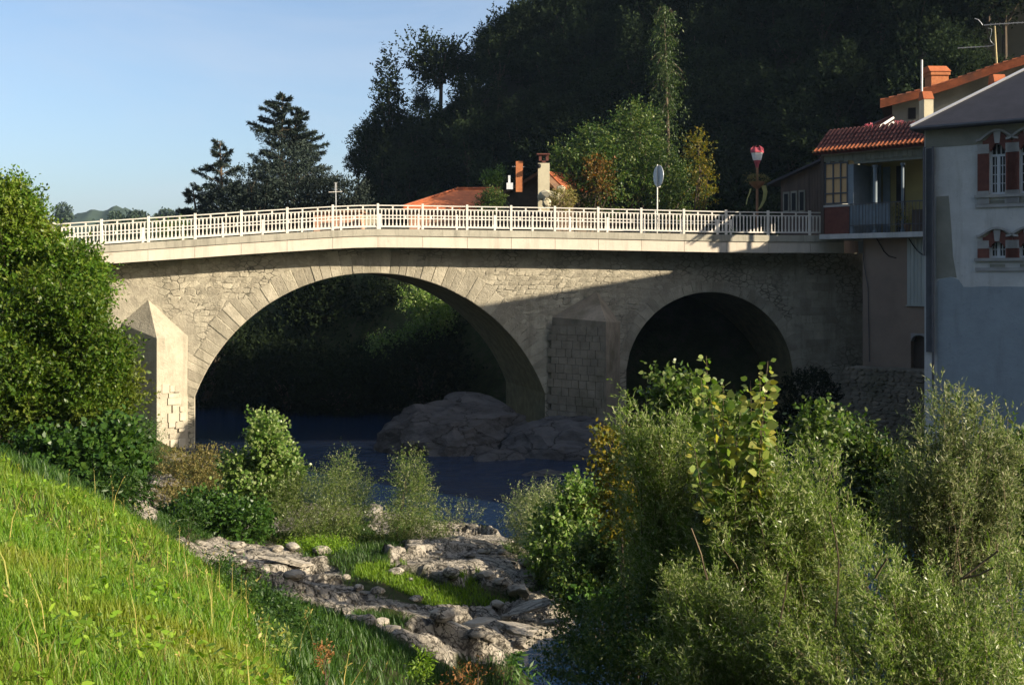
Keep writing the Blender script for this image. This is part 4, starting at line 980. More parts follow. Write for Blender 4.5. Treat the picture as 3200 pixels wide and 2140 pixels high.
# ------------------------------------------------------------------ dark lean-to shed beyond the bridge
WS = Wall((13.0, 59.6), (15.4, 57.2)); sh = thing('wooden_shed', (15, 59, 8), 'low dark wooden annex with three narrow windows past the far railing', 'shed')
def sb(name, m, x0, y0, x1, y1, d0, d1, par=None):
    q = MB(); WS.pbox(q, x0, y0, x1, y1, d0, d1); return q.build(name, m, par or sh)
q = MB(); (a0, z1), (a1, z2) = WS.uv(2440, 565), WS.uv(2590, 500)
q.prism([WS.P(a0, 8.2), WS.P(a1, 8.2), WS.P(a1, z2), WS.P(a0, z1)], WS.P(0, 0, -3)-WS.P(0, 0, 0)); q.build('wall', M_wood, sh)
(a0, z1), (a1, z2) = WS.uv(2408, 578), WS.uv(2600, 489)
q = MB(); q.hexa([WS.P(a0, z1-.06, .35), WS.P(a1, z2-.06, .35), WS.P(a1, z2-.06, -3.2), WS.P(a0, z1-.06, -3.2), WS.P(a0, z1+.06, .35), WS.P(a1, z2+.06, .35), WS.P(a1, z2+.06, -3.2), WS.P(a0, z1+.06, -3.2)]); q.build('roof', M_slate, sh)
for x0 in (2448, 2472, 2497):
    yo = (2497-x0)*.12
    wf = sb('window', M_greydirt, x0, 595+yo, x0+20, 662, 0, .05); sb('pane', M_glass, x0+4, 601+yo, x0+16, 658, .052, .06, wf)
for x in range(2522, 2590, 9): sb('board', M_wood, x, 545-(x-2522)*.35, x+7, 660, 0, .03)
# ------------------------------------------------------------------ red tiled house behind
WR = Wall((18.3, 57.0), (26.5, 54.0)); rh = thing('red_roof_house', (22, 58, 8), 'taller house behind with long red tiled roof rising to the right', 'house')
VG = [WR.uv(2752, 322), WR.uv(2870, 292), WR.uv(2960, 265), WR.uv(3100, 216), WR.uv(3200, 186), WR.uv(3420, 130)]
wallpoly = [WR.P(*WR.uv(2788, 700))]+[WR.P(a, z-.12) for a, z in [WR.uv(2788, 322)]+VG[1:]]+[WR.P(VG[-1][0], 8)]
q = MB(); q.prism(wallpoly, WR.P(0, 0, -9)-WR.P(0, 0, 0)); q.build('wall', M_greydirt, rh)
q = MB()
for (a, z), (b, z2) in zip(VG[:-1], VG[1:]):
    q.hexa([WR.P(a, z-.10, .5), WR.P(b, z2-.10, .5), WR.P(b, z2-.10, -9.3), WR.P(a, z-.10, -9.3), WR.P(a, z+.06, .5), WR.P(b, z2+.06, .5), WR.P(b, z2+.06, -9.3), WR.P(a, z+.06, -9.3)])
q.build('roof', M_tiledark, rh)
tot = VG[-1][0]-VG[0][0]; nt = 24
def vz(a): return float(np.interp(a, [p[0] for p in VG], [p[1] for p in VG]))
for row in range(3):
    for i in range(nt):
        a = VG[0][0]+tot*i/nt; b = a+tot/nt*1.12; q = MB(); P0 = []
        for (s, z, sc_) in ((a, vz(a)+.045, 1.0), (b, vz(b)+.02, .8)):
            for g in range(7):
                an = math.pi*g/6; P0.append(WR.P(s, z+.10*sc_*math.sin(an)+.06*row*0, .42-row*.24+.125*sc_*math.cos(an)))
        q.add(P0, [[g, g+1, 7+g+1, 7+g] for g in range(6)]+[[0, 6, 13, 7], [6, 5, 4, 3, 2, 1, 0], [7, 8, 9, 10, 11, 12, 13]])
        q.build('roof_tile', M_tile if row < 2 else M_tilelit, rh)
q = MB()
for (a, z), (b, z2) in zip(VG[:-1], VG[1:]): q.hexa([WR.P(a, z-.34, .56), WR.P(b, z2-.34, .56), WR.P(b, z2-.34, .50), WR.P(a, z-.34, .50), WR.P(a, z+.02, .56), WR.P(b, z2+.02, .56), WR.P(b, z2+.02, .50), WR.P(a, z+.02, .50)])
q.build('verge_board', M_tile, rh)
q = MB(); WR.pbox(q, 2838, 338, 2862, 372, 0, .03); q.build('window', M_dark, rh)
def chimney(wall, x0, x1, y0, y1, cap, m, mc, dep, dd, par, capw=1.0):
    """stack from pixel corners; cap = height of the tiled cap in pixels"""
    (a0, z1), (a1, z0) = wall.uv(x0, y0+cap), wall.uv(x1, y1); zt = wall.uv(x0, y0)[1]
    q = MB(); wall.box(q, a0, a1, z0, z1, dd-dep, dd); c = q.build('chimney', m, par)
    q = MB(); e = .10*capw
    mid = (a0+a1)/2
    q.hexa([wall.P(a0-e, z1+.003, dd+e), wall.P(a1+e, z1+.003, dd+e), wall.P(a1+e, z1+.003, dd-dep-e), wall.P(a0-e, z1+.003, dd-dep-e),
            wall.P(a0-e*1.2, zt, dd-.15), wall.P(a1-e*.5, zt, dd-.15), wall.P(a1-e*.5, zt, dd-dep+.1), wall.P(a0-e*1.2, zt, dd-dep+.1)]); q.build('chimney_cap', mc, c)
    return c
WRF = Wall((18, 56.5), (27, 56.9)); c1 = chimney(WRF, 2908, 2962, 206, 285, 19, M_brickor, M_tilelit, .8, .1, rh)
q = MB(); (a0, z0), (a1, z1) = WRF.uv(2905, 236), WRF.uv(2966, 225); WRF.box(q, a0, a1, z0, z1, .1-.86, .16); q.build('brick_band', M_brickor, c1)
WRN = Wall((18, 53.6), (27, 53.9)); c2 = chimney(WRN, 2888, 2917, 284, 470, 26, M_cream, M_tilelit, .6, .0, rh, .3)
c3 = chimney(WRN, 3112, 3146, 231, 330, 40, M_cream, M_tilelit, .7, 0, rh, .5)
q = MB(); P_ = [WR.P(*WR.uv(x, y), 1.6) for x, y in [(3150, 258), (3200, 232), (3235, 225), (3235, 275), (3160, 272)]]; q.prism(P_, WR.P(0, 0, -1.0)-WR.P(0, 0, 0)); q.build('dormer_cheek', M_cream, rh)
# antennas on the red roof
an = thing('tv_antenna', WR.P(*WR.uv(3114, 228), .3), 'large television aerial on a yellowed mast above the red roof', 'antenna')
q = MB(); q.tube([WR.P(*WR.uv(3115, 232), .3), WR.P(*WR.uv(3107, 86), .3)], [.05, .04], 6); q.build('mast', M_yellowmetal, an)
q = MB(); q.tube([WR.P(*WR.uv(3074, 84), .3), WR.P(*WR.uv(3106, 81), .3), WR.P(*WR.uv(3225, 74), .3)], .022, 5)
for i in range(9):
    a, z = WR.uv(3095+i*14, 81.5-i*.8); q.tube([WR.P(a, z, .3-.32+i*.01), WR.P(a, z, .3+.32-i*.01)], .011, 4)
q.build('boom', M_metal, an)
q = MB(); q.tube([WR.P(*WR.uv(2992, 155), .3), WR.P(*WR.uv(3092, 149), .3), WR.P(*WR.uv(3109, 144), .3)], .02, 5)
for i in range(8):
    a, z = WR.uv(2996+i*13, 154.8-i*.75); q.tube([WR.P(a, z, .3-.22), WR.P(a, z, .3+.22)], .01, 4)
q.build('boom', M_metal, an)
q = MB(); q.tube([WR.P(*WR.uv(x, y), .33) for x, y in [(3086, 93), (3098, 95), (3097, 110), (3092, 126), (3097, 137), (3106, 144)]], .012, 4); q.tube([WR.P(*WR.uv(x, y), .3) for x, y in [(3045, 63), (3056, 66), (3065, 76), (3070, 84)]], .018, 4); q.build('wire', M_metal, an)
an = thing('antenna_pole', WR.P(*WR.uv(2881, 470), 1.15), 'tall white pole with small dark aerial beside the cream chimney', 'antenna')
q = MB(); q.tube([WR.P(*WR.uv(2881, 470), 1.15), WR.P(*WR.uv(2881, 201), 1.15)], .05, 8); q.build('pole', M_white, an)
q = MB()
for (x0, y0, x1, y1) in ((2868, 196, 2892, 192), (2876, 198, 2893, 180), (2880, 202, 2884, 178), (2870, 192, 2888, 186), (2874, 188, 2894, 186)): q.tube([WR.P(*WR.uv(x0, y0), 1.1), WR.P(*WR.uv(x1, y1), 1.25)], .022, 4)
q.build('aerial', M_dark, an)
# roof terrace details between the two roofs
def pat(px, py, Y): return at(px, py, Y)
q = MB(); P0, P1 = pat(2686, 437, 52.5), pat(2792, 368, 53.3)
for dz in (0, .22): q.tube([P0-np.array([0, 0, dz]), P1-np.array([0, 0, dz])], .06, 6)
o = q.build('white_handrail', M_white); props(o, 'white sloping double handrail above the dark red roof', 'handrail')
q = MB(); P_ = [pat(2735, 418, 52.8), pat(2765, 402, 52.8), pat(2782, 414, 52.8), pat(2745, 424, 52.8)]; q.prism(P_, (0.1, .4, .05)); o = q.build('orange_roof_tile', M_tilelit); props(o, 'single orange tile leaning under the white handrail', 'tile')
bl = MB(); P_ = [pat(2600, 480, 54.6), pat(2660, 425, 54.6), pat(2790, 358, 54.6), pat(2800, 470, 54.6)]; bl.prism(P_, (0, 2.5, .0)); bl.build('upper_roof', M_tiledark, vh)
# ------------------------------------------------------------------ town houses beyond the bridge
ho = thing('orange_roof_house', (-1.5, 74, 8), 'low salmon house with bright orange hipped roof behind the bridge', 'house')
za, zr = at(1270, 645, 72)[2], at(1425, 589, 74)[2]
e = [at(1250, 648, 71), at(1590, 648, 71), at(1590, 648, 79), at(1250, 648, 79)]
for p in e: p[2] = za-.15
x0_, x1_ = at(1425, 589, 74.5)[0], at(1560, 589, 74.5)[0]
def hip(par, xa, xb, ya, yb, ze, rxa, rxb, zr_, m, over=.35, wallm=None, zb=8):
    yc = (ya+yb)/2
    V = [(xa-over, ya-over, ze), (xb+over, ya-over, ze), (xb+over, yb+over, ze), (xa-over, yb+over, ze), (rxa, yc, zr_), (rxb, yc, zr_)]
    V += [(v[0], v[1], v[2]-.14) for v in V[:4]]
    make('roof', V, [[0, 1, 5, 4], [1, 2, 5], [2, 3, 4, 5], [3, 0, 4], [0, 6, 7, 1], [1, 7, 8, 2], [2, 8, 9, 3], [3, 9, 6, 0], [9, 8, 7, 6]], m, par)
    q = MB(); q.box(xa, xb, ya, yb, zb-3, ze-.10); q.build('wall', wallm, par)
hip(ho, -6.5, .2, 72, 79, za-.1, x0_, x1_, zr+.05, M_tilelit, .4, M_salmon)
q = MB(); q.tube([(x0_, 75.5, zr+.08), (x1_, 75.5, zr+.08)], .13, 6); q.build('ridge_tiles', M_tile, ho)
q = MB(); q.tube([(x0_, 75.5, zr+.06), (-6.9, 71.6, za-.05)], .11, 6); q.build('hip_tiles', M_tile, ho)
for x in (-5.6, -4.2, -2.4, -.9):
    wf = MB().box(x, x+.8, 71.93, 71.98, 9.2, 10.5).build('window', M_wood, ho); MB().box(x+.08, x+.72, 71.91, 71.925, 9.28, 10.42).build('pane', M_glass, wf)
# brown gabled house
WHF = Wall((-4, 67.3), (4, 67.3))
WH = Wall((-2.3, 70.6), (2.4, 67.4)); hb = thing('brown_gable_house', (1, 70, 8), 'shaded brown gabled house with two chimneys beside the orange roof', 'house')
GP = [WH.uv(1500, 655), WH.uv(1560, 615), WH.uv(1628, 580), WH.uv(1692, 542), WH.uv(1740, 590)]
pl = [WH.P(GP[0][0]-1.0, 8)]+[WH.P(a, z-.1) for a, z in GP]+[WH.P(GP[-1][0], 8)]
q = MB(); q.prism(pl, WH.P(0, 0, -7)-WH.P(0, 0, 0)); q.build('gable_wall', mat('dark_brown_rubble', (.11, .075, .05), (.07, .05, .035), 3, .95, .03, 9), hb)
for (d0, d1, m, up_) in ((.35, -.6, M_tilebrown, 0), (-.61, -7.2, M_tile, .10)):  # front strip brown as shaded, rest orange as lit: shade is in the colour
    q = MB()
    for (a, z), (b, z2) in zip(GP[:-1], GP[1:]): q.hexa([WH.P(a, z-.1+up_, d0), WH.P(b, z2-.1+up_, d0), WH.P(b, z2-.1+up_, d1), WH.P(a, z-.1+up_, d1), WH.P(a, z+.1+up_, d0), WH.P(b, z2+.1+up_, d0), WH.P(b, z2+.1+up_, d1), WH.P(a, z+.1+up_, d1)])
    q.build('roof', m, hb)
q = MB(); (a0, z1), (a1, z0) = WHF.uv(1681, 512), WHF.uv(1717, 660); WHF.box(q, a0, a1, z0, z1, -.3, .40); c = q.build('chimney', M_cream, hb)
(a0b, zb0), (a1b, zt0) = WHF.uv(1684, 511), WHF.uv(1714, 486)
q = MB()
for (p, r_) in ((a0b, a0b+.16), (a1b-.16, a1b)):
    WHF.box(q, p, r_, zb0, zt0, -.26, -.10); WHF.box(q, p, r_, zb0, zt0, .20, .36)
WHF.box(q, a0b, a1b, zb0-.0, zb0+.12, -.26, .36); q.build('chimney_pot', M_brick, c)
q = MB(); (p, zc) = WHF.uv(1677, 486); (r_, _) = WHF.uv(1718, 486); WHF.box(q, p, r_, zc, zc+.07, -.34, .46); q.build('chimney_cap', M_brick, c)
q = MB(); ce = WHF.P(*WHF.uv(1683, 521), .44); q.lathe(ce-np.array([0, 0, .12]), [(.10, 0), (.13, .06), (.13, .18), (.10, .24)], 8); q.build('dark_vent', M_dark, c)
q = MB(); (a0, z1), (a1, z0) = WHF.uv(1612, 504), WHF.uv(1634, 600); WHF.box(q, a0, a1, z0, z1, -.55, 0); q.build('chimney', M_brickor, hb)
q = MB(); (a0, z1), (a1, z0) = WHF.uv(1583, 572), WHF.uv(1603, 592); WHF.box(q, a0, a1, z0, z1, -.5,.1); c = q.build('chimney', M_frame, hb)
q = MB(); (a0, z1), (a1, z0) = WHF.uv(1588, 548), WHF.uv(1595, 571); WHF.box(q, a0, a1, z0+.003, z1, -.3,-.1); q.build('chimney_pot', M_frame, c)
an = thing('tv_antenna', WH.P(*WH.uv(1604, 590), -.8), 'thin aerial in front of the orange brick chimney', 'antenna')
q = MB(); q.tube([WH.P(*WH.uv(1604, 592), -.8), WH.P(*WH.uv(1603, 504), -.8)], .045, 6); q.build('mast', M_white, an)
q = MB(); q.tube([WH.P(*WH.uv(1581, 518), -.8), WH.P(*WH.uv(1614, 519), -.8)], .02, 5)
for i in range(5): a, z = WH.uv(1584+i*6, 518); q.tube([WH.P(a, z, -1.05), WH.P(a, z, -.55)], .012, 4)
q.build('boom', M_metal, an)
# low salmon house with a flat roof and its aerial, left of the orange roof
hs = thing('salmon_cottage', (-11.6, 80, 8), 'low salmon cottage seen through the railing under the tall aerial', 'house')
MB().box(-13.6, -10.4, 78, 84, 7.5, 11.9).build('wall', M_salmon, hs); MB().box(-13.8, -10.2, 77.8, 84.2, 11.901, 12.05).build('roof', M_tilebrown, hs)
for x in (-13.0, -11.7): MB().box(x, x+.7, 77.93, 77.98, 9.8, 11.2).build('window', M_wood, hs)
gp = MB().box(-10.0, -9.25, 77.2, 77.8, 7.5, 11.5).box(-10.1, -9.15, 77.1, 77.9, 11.5, 11.65).build('gate_pillar', M_cream); props(gp, 'broad pale gate pillar seen through the railing beside the cottage', 'pillar')
an = thing('tv_antenna', at(1050, 645, 78), 'tall aerial with white crossbar in front of the dark trees', 'antenna')
MB().tube([at(1050, 660, 78), at(1049, 572, 78)], .03, 6).build('mast', M_metal, an)
q = MB(); q.tube([at(1027, 601, 78), at(1069, 599, 78)], .032, 6)
for i in range(6): q.tube([at(1044, 594-i*4.5, 78), at(1054, 594-i*4.5, 78)], .012, 4)
q.build('crossbar', M_white, an)
# ruined yellow wall stub right of the chimney
def blob(c, r, seed, cuts=12, sub=3, nz=.10, lo=.62, hi=.95):
    """faceted stone: a sphere cut by random planes, then roughened"""
    rg = np.random.default_rng(seed)
    import bmesh
    b = bmesh.new(); bmesh.ops.create_icosphere(b, subdivisions=sub, radius=1.0)
    V = np.array([v.co[:] for v in b.verts]); Fc = [[v.index for v in f.verts] for f in b.faces]; b.free()
    for _ in range(cuts):
        n = rg.normal(size=3); n /= np.linalg.norm(n); o = rg.uniform(lo, hi); d = V@n; V = V-np.maximum(0, d-o)[:, None]*n
    V = V*(1+nz*fbm(V*3.4+seed*3.1, 5, seed % 97, True)[:, None]+nz*.8*fbm(V*np.array([2., 2, 5])+seed, 3, 5)[:, None])
    return V*np.asarray(r)+np.asarray(c), Fc
for (x, y, rx_, ry_, lab) in ((1722, 612, 42, 20, 'broad sunlit yellow rock at the foot of the cream chimney'), (1752, 590, 15, 10, 'small pale rock above the broad yellow rock'), (1708, 632, 16, 20, 'upright yellow rock just above the railing')):
    k = 66/F; V, Fc = blob(at(x, y, 66), (rx_*k, .5, ry_*k), x, 10, 2); make('rock', V, Fc, M_cream, label=lab, cat='rock', smooth=False)
# ------------------------------------------------------------------ street furniture on the bridge
WFF = Wall(WF.o-WF.n*8.0, WF.o-WF.n*8.0+WF.d)
s_, _z = WFF.uv(2366, 600); bz = topz(s_)-RAILH-.03; b0 = WFF.P(s_, bz)
lp = thing('street_lamp', b0, 'street lamp with pink crowned lantern rising over the far railing', 'street lamp')
k = np.linalg.norm(b0[:2])/F*1.0; k = b0[1]/F
zt = at(0, 458, b0[1])[2]; H = zt-bz
MB().lathe(b0, [(.11, 0), (.11, .5), (.07, .55), (.065, H-1.15), (.09, H-1.1)], 8).build('pole', M_pole, lp)
MB().lathe(b0, [(.075, H-1.14), (.09, H-1.0), (.17, H-.80), (.18, H-.74)], 8).build('lantern_cup', M_pink, lp)
MB().lathe(b0, [(.20, H-.735), (.22, H-.71), (.31, H-.36), (.32, H-.345)], 6).build('lantern_glass', M_lampglass, lp)
q = MB().lathe(b0, [(.35, H-.34), (.35, H-.30), (.27, H-.18), (.20, H-.10), (.05, H-.06)], 6)
for i in range(6):
    g = i*math.pi/3; q.tube([b0+np.array([.30*math.cos(g), .30*math.sin(g), H-.34]), b0+np.array([.30*math.cos(g), .30*math.sin(g), H-.12]), b0+np.array([.18*math.cos(g), .18*math.sin(g), H+.02])], [.05, .05, .015], 5)
q.build('lantern_crown', M_pink, lp)
hbk = thing('hanging_basket', b0+np.array([0, 0, H-2.2]), 'withered flower basket with trailing pale ribbons on the lamp pole', 'flower basket')
zc = at(0, 575, b0[1])[2]-b0[2]
MB().lathe(b0, [(.10, zc-.25), (.30, zc-.10), (.42, zc+.05), (.44, zc+.10)], 10).build('basket', M_pole, hbk)
rg = np.random.default_rng(5)
M_cloth = mat('pale_green_cloth', (.42, .42, .17), (.30, .30, .11), 4, .9)
for (pts_, w0) in (([(2386, 580), (2392, 600), (2388, 625), (2378, 645), (2370, 655)], .13), ([(2346, 590), (2342, 605), (2336, 620), (2332, 640)], .04)):
    q = MB(); PP = [at(x, y, b0[1]-.15) for x, y in pts_]; n = len(PP)
    for i in range(n-1):
        wa, wb_ = w0*(1-i/n*.8), w0*(1-(i+1)/n*.8)
        q.hexa([PP[i]+(-wa, -.01, 0), PP[i]+(wa, -.01, 0), PP[i]+(wa, .01, 0), PP[i]+(-wa, .01, 0), PP[i+1]+(-wb_, -.01, 0), PP[i+1]+(wb_, -.01, 0), PP[i+1]+(wb_, .01, 0), PP[i+1]+(-wb_, .01, 0)])
    q.build('ribbon', M_cloth, hbk)
# round road sign seen from behind
ps = WF.P(WF.uv(2061, 700)[0], topz(WF.uv(2061, 700)[0])-RAILH, -.45)
sg = thing('road_sign', ps, 'round road sign seen from behind on a white post at the railing', 'road sign')
yy = ps[1]; ztop = at(0, 516, yy)[2]; zc = at(0, 550, yy)[2]
MB().tube([ps, np.array([ps[0], ps[1], ztop+.02])], .032, 8).build('post', M_white, sg)
q = MB(); nrm = np.array([math.sin(R(70)), math.cos(R(70)), 0]); tan = np.array([nrm[1], -nrm[0], 0]); c0 = np.array([ps[0]+.0, ps[1], zc])+nrm*.05
P_ = [c0+tan*.49*math.cos(g)+np.array([0, 0, .49*math.sin(g)]) for g in np.linspace(0, 2*math.pi, 28, endpoint=False)]
q.prism(P_, nrm*.025); q.build('sign_disc', M_metal, sg)
q = MB(); c1_ = np.array([ps[0]+.10, ps[1], at(0, 578, yy)[2]]); q.box(c1_[0]-.05, c1_[0]+.05, c1_[1]-.02, c1_[1]+.02, c1_[2]-.11, c1_[2]+.11); q.build('small_plate', M_white, sg)

# ------------------------------------------------------------------ rocks
def rockthing(px, py, rx_, ry_, Y, label, m, seed, depth=1.0, cuts=14, sub=4, tilt=0.0, nz=.10, group=None, lo=.62):
    k = Y/F; c = at(px, py, Y); V, Fc = blob((0, 0, 0), (rx_*k, rx_*k*depth, ry_*k), seed, cuts, sub, nz, lo, .9)
    ct, st = math.cos(tilt), math.sin(tilt)
    V = np.stack([V[:, 0]*ct-V[:, 2]*st, V[:, 1], V[:, 0]*st+V[:, 2]*ct], 1)+c
    return make('rock', V, Fc, m, label=label, cat='rock', group=group)
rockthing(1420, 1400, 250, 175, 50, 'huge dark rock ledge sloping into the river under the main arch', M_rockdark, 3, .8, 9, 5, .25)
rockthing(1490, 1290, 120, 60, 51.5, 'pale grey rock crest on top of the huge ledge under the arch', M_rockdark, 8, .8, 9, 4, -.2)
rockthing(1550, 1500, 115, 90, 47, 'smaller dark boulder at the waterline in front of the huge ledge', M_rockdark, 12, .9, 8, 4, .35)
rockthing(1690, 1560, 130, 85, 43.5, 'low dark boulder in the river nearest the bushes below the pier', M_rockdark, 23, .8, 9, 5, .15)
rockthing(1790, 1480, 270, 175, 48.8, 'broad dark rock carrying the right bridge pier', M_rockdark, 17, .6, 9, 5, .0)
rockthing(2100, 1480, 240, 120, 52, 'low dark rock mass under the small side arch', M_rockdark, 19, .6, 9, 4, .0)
RK = [(1505, 1772, 62, 42, 26.2, 'rough dark grey boulder with pitted top beside the bright green patch', .9), (1652, 1795, 58, 62, 26.6, 'pale smooth boulder leaning against the dark pitted boulder', .8),
      (1612, 1832, 62, 40, 25.0, 'grey block in shade in front of the pale leaning boulder', .7), (1250, 1768, 34, 26, 26.9, 'left rounded boulder of the pale row behind the green patch', .9),
      (1302, 1752, 28, 18, 27.6, 'small pale stone at the back of the pale boulder row', .9), (1322, 1790, 60, 28, 26.1, 'wide cracked slab in the middle of the pale boulder row', .8),
      (1405, 1788, 62, 26, 26.3, 'flat pale slab at the right end of the pale boulder row', .8), (1218, 1698, 34, 30, 29.5, 'sandy boulder under the willow bush', .9),
      (1432, 1688, 48, 30, 29.4, 'sandy rock with round holes near the water', .9), (1172, 1600, 30, 34, 34.0, 'pale boulder standing at the water between two bushes', .9),
      (1205, 1850, 42, 18, 24.6, 'pale stone set in the green patch, left side', .8), (1330, 1862, 48, 18, 24.2, 'low stone half sunk in the front of the green patch', .8),
      (1100, 1805, 32, 12, 25.3, 'log shaped pale stone at the left of the green patch', .5), (700, 1722, 70, 30, 25.2, 'crumbling brown rock at the upper left of the outcrop', .8),
      (890, 1735, 95, 26, 25.5, 'long tilted slab on the upper left outcrop', .6), (1000, 1800, 70, 34, 24.6, 'fractured slab in the middle of the left outcrop', .8),
      (1050, 1880, 90, 34, 23.2, 'big smooth slab at the right end of the left outcrop', .7), (880, 1860, 110, 40, 23.4, 'broad pale slab falling towards the grass bank', .7),
      (1180, 1905, 80, 30, 22.8, 'grey rounded slab in front of the green patch', .7), (1340, 1960, 100, 32, 21.5, 'split slab low in the front outcrop', .7),
      (1480, 1930, 90, 30, 22.2, 'jagged ridge rock in the middle of the front outcrop', .6), (1620, 1950, 90, 34, 22.0, 'weathered block at the water end of the front outcrop', .8),
      (1660, 1880, 100, 30, 23.6, 'long ragged ledge running towards the willows', .7), (1340, 2040, 130, 26, 20.3, 'lowest flat slab nearest the camera', .7), (1740, 1930, 50, 20, 23.0, 'small ragged rock at the willow roots', .8),
      (520, 1500, 50, 32, 35.0, 'rough pale rock in dry growth below the lit pier', .8), (440, 1545, 46, 24, 30.0, 'whitish rock between the tall bush and the dry growth', .8)]
for i, (x, y, a, b_, Y, lab, dp) in enumerate(RK):
    k_ = .55 if i >= 13 and i <= 24 else .8
    rockthing(x, y+b_*(1-k_)*1.2, a*1.08, b_*k_, Y, lab, M_rock, 100+i*7, dp, 26, 5, random.Random(i).uniform(-.25, .25), .13, lo=.38)
rg = np.random.default_rng(77)
base_st = []
for i in range(4):
    V, Fc = blob((0, 0, 0), (.16, .13, .09), 400+i, 8, 2); base_st.append(make('stone', V, Fc, M_rock))
cntst = 0
while cntst < 60:
    px, py = rg.uniform(640, 1800), rg.uniform(1700, 2050)
    # walk along the line of sight to the ground
    Ys = np.linspace(19, 34, 120); P_ = np.stack([(px-CX)/F*Ys, Ys, EYE-(py-HY)/F*Ys], 1); gzv = ground_z(P_[:, 0], P_[:, 1])
    hit = np.argmax(gzv > P_[:, 2]) if (gzv > P_[:, 2]).any() else None
    if hit is None: continue
    p = P_[hit]; sc_ = rg.uniform(.4, 1.5)
    share('stone', base_st[cntst % 4], (p[0], p[1], gzv[hit]-.03), rz=rg.uniform(0, 6.28), scale=(sc_, sc_*rg.uniform(.7, 1.2), sc_*rg.uniform(.7, 1.1)), label='small loose stone lying on the rocky outcrop', cat='stone', group='small stones on the outcrop'); cntst += 1
for o in base_st: bpy.data.objects.remove(o)

# ------------------------------------------------------------------ foliage machinery
def unit(v): return v/(np.linalg.norm(v, axis=1, keepdims=True)+1e-9)
def leaves(P, D, L, wr, rng_, upb=.6, hexa=False):
    n = len(P); D = unit(D); upv = unit(np.array([0, 0, 1.0])*upb+rng_.normal(size=(n, 3))*.6)
    S = unit(np.cross(D, upv)); N_ = np.cross(S, D); L = L[:, None]
    if not hexa:
        V = np.stack([P, P+D*L*.45+S*L*wr*.5+N_*L*.06, P+D*L, P+D*L*.45-S*L*wr*.5+N_*L*.06], 1).reshape(-1, 3)
        return V, np.arange(n*4).reshape(n, 4)
    V = np.stack([P, P+D*L*.18+S*L*wr*.42, P+D*L*.55+S*L*wr*.48+N_*L*.05, P+D*L, P+D*L*.55-S*L*wr*.48+N_*L*.05, P+D*L*.18-S*L*wr*.42], 1).reshape(-1, 3)
    return V, np.arange(n*6).reshape(n, 6)
def sprays(rng_, lumps, n_sh, k, slen, L, wr, up=.35, out=.8, rnd=.55, droop=.0, inner=.25, splay=.9, gap=.0, gapf=1.0, hexa=False, low=-1.0):
    C = np.array([l[0] for l in lumps]); Rr = np.array([l[1] for l in lumps])
    wgt = (Rr[:, 0]*Rr[:, 2]+Rr[:, 1]*Rr[:, 2]+Rr[:, 0]*Rr[:, 1])**.9; wgt /= wgt.sum()
    i = rng_.choice(len(lumps), n_sh, p=wgt)
    u = unit(rng_.normal(size=(n_sh, 3))); fr = np.where(rng_.random(n_sh) < inner, rng_.uniform(.25, .75, n_sh), rng_.uniform(.74, 1.0, n_sh))
    fr = fr*(1+.34*fbm(u*2.3+i[:, None]*3.7, 3, 3))
    B = C[i]+Rr[i]*u*fr[:, None]
    keep = u[:, 2] > low
    if gap > 0: keep &= fbm(B*gapf, 2, 55) > -1+gap
    B, u, i = B[keep], u[keep], i[keep]; n = len(B)
    d = unit(unit(u/Rr[i])*out+np.array([0, 0, up])+rng_.normal(size=(n, 3))*rnd)
    sl = slen*rng_.uniform(.5, 1.25, n)
    t = (np.arange(k)[None, :]+rng_.uniform(.2, 1.0, (n, k)))/k
    P = B[:, None, :]+d[:, None, :]*(sl[:, None]*t)[:, :, None]; P[:, :, 2] -= droop*sl[:, None]*t**2
    pp = unit(np.cross(np.repeat(d, k, 0), rng_.normal(size=(n*k, 3))))
    D = np.repeat(d, k, 0)*.65+pp*splay; D[:, 2] -= droop*.6
    return leaves(P.reshape(-1, 3), D, L*rng_.uniform(.55, 1.2, n*k), wr, rng_, hexa=hexa)
def shatter(lumps, n, seed, f0=.42, f1=.62, off=.62):
    """break smooth masses of a crown into smaller unequal ones"""
    rg_ = np.random.default_rng(seed); o = []
    for c_, r_ in lumps:
        for _ in range(n):
            u_ = rg_.normal(size=3); u_ /= np.linalg.norm(u_); f = rg_.uniform(f0, f1); o.append((c_+r_*u_*off*rg_.uniform(.5, 1.15), r_*f))
    return o
def lump(px, py, rx_, ry_, Y, dep=None):
    k = Y/F; return (at(px, py, Y), np.array([rx_*k, (dep if dep else (rx_+ry_)/2*k), ry_*k]))
def stems(base, lumps, n, r0, rng_, m=None, sides=5, spread=.25, wob=.12):
    q = MB(); b = np.asarray(base, float)
    for j in range(n):
        c, r_ = lumps[j % len(lumps)]
        tip = c+np.array([rng_.uniform(-.5, .5)*r_[0], rng_.uniform(-.5, .5)*r_[1], rng_.uniform(-.2, .65)*r_[2]])
        st = b+np.array([rng_.uniform(-1, 1)*spread, rng_.uniform(-1, 1)*spread, -.15]); pts_ = []
        h = np.linalg.norm(tip-st)
        for t in np.linspace(0, 1, 7): pts_.append(st*(1-t)+tip*t+np.array([rng_.normal()*wob*h*.25, rng_.normal()*wob*h*.25, .12*h*math.sin(math.pi*t)*.5])*(0 if t in (0, 1) else 1))
        rr = r0*rng_.uniform(.6, 1.0); q.tube(pts_, [rr*(1-.8*t) for t in np.linspace(0, 1, 7)], sides)
    return q
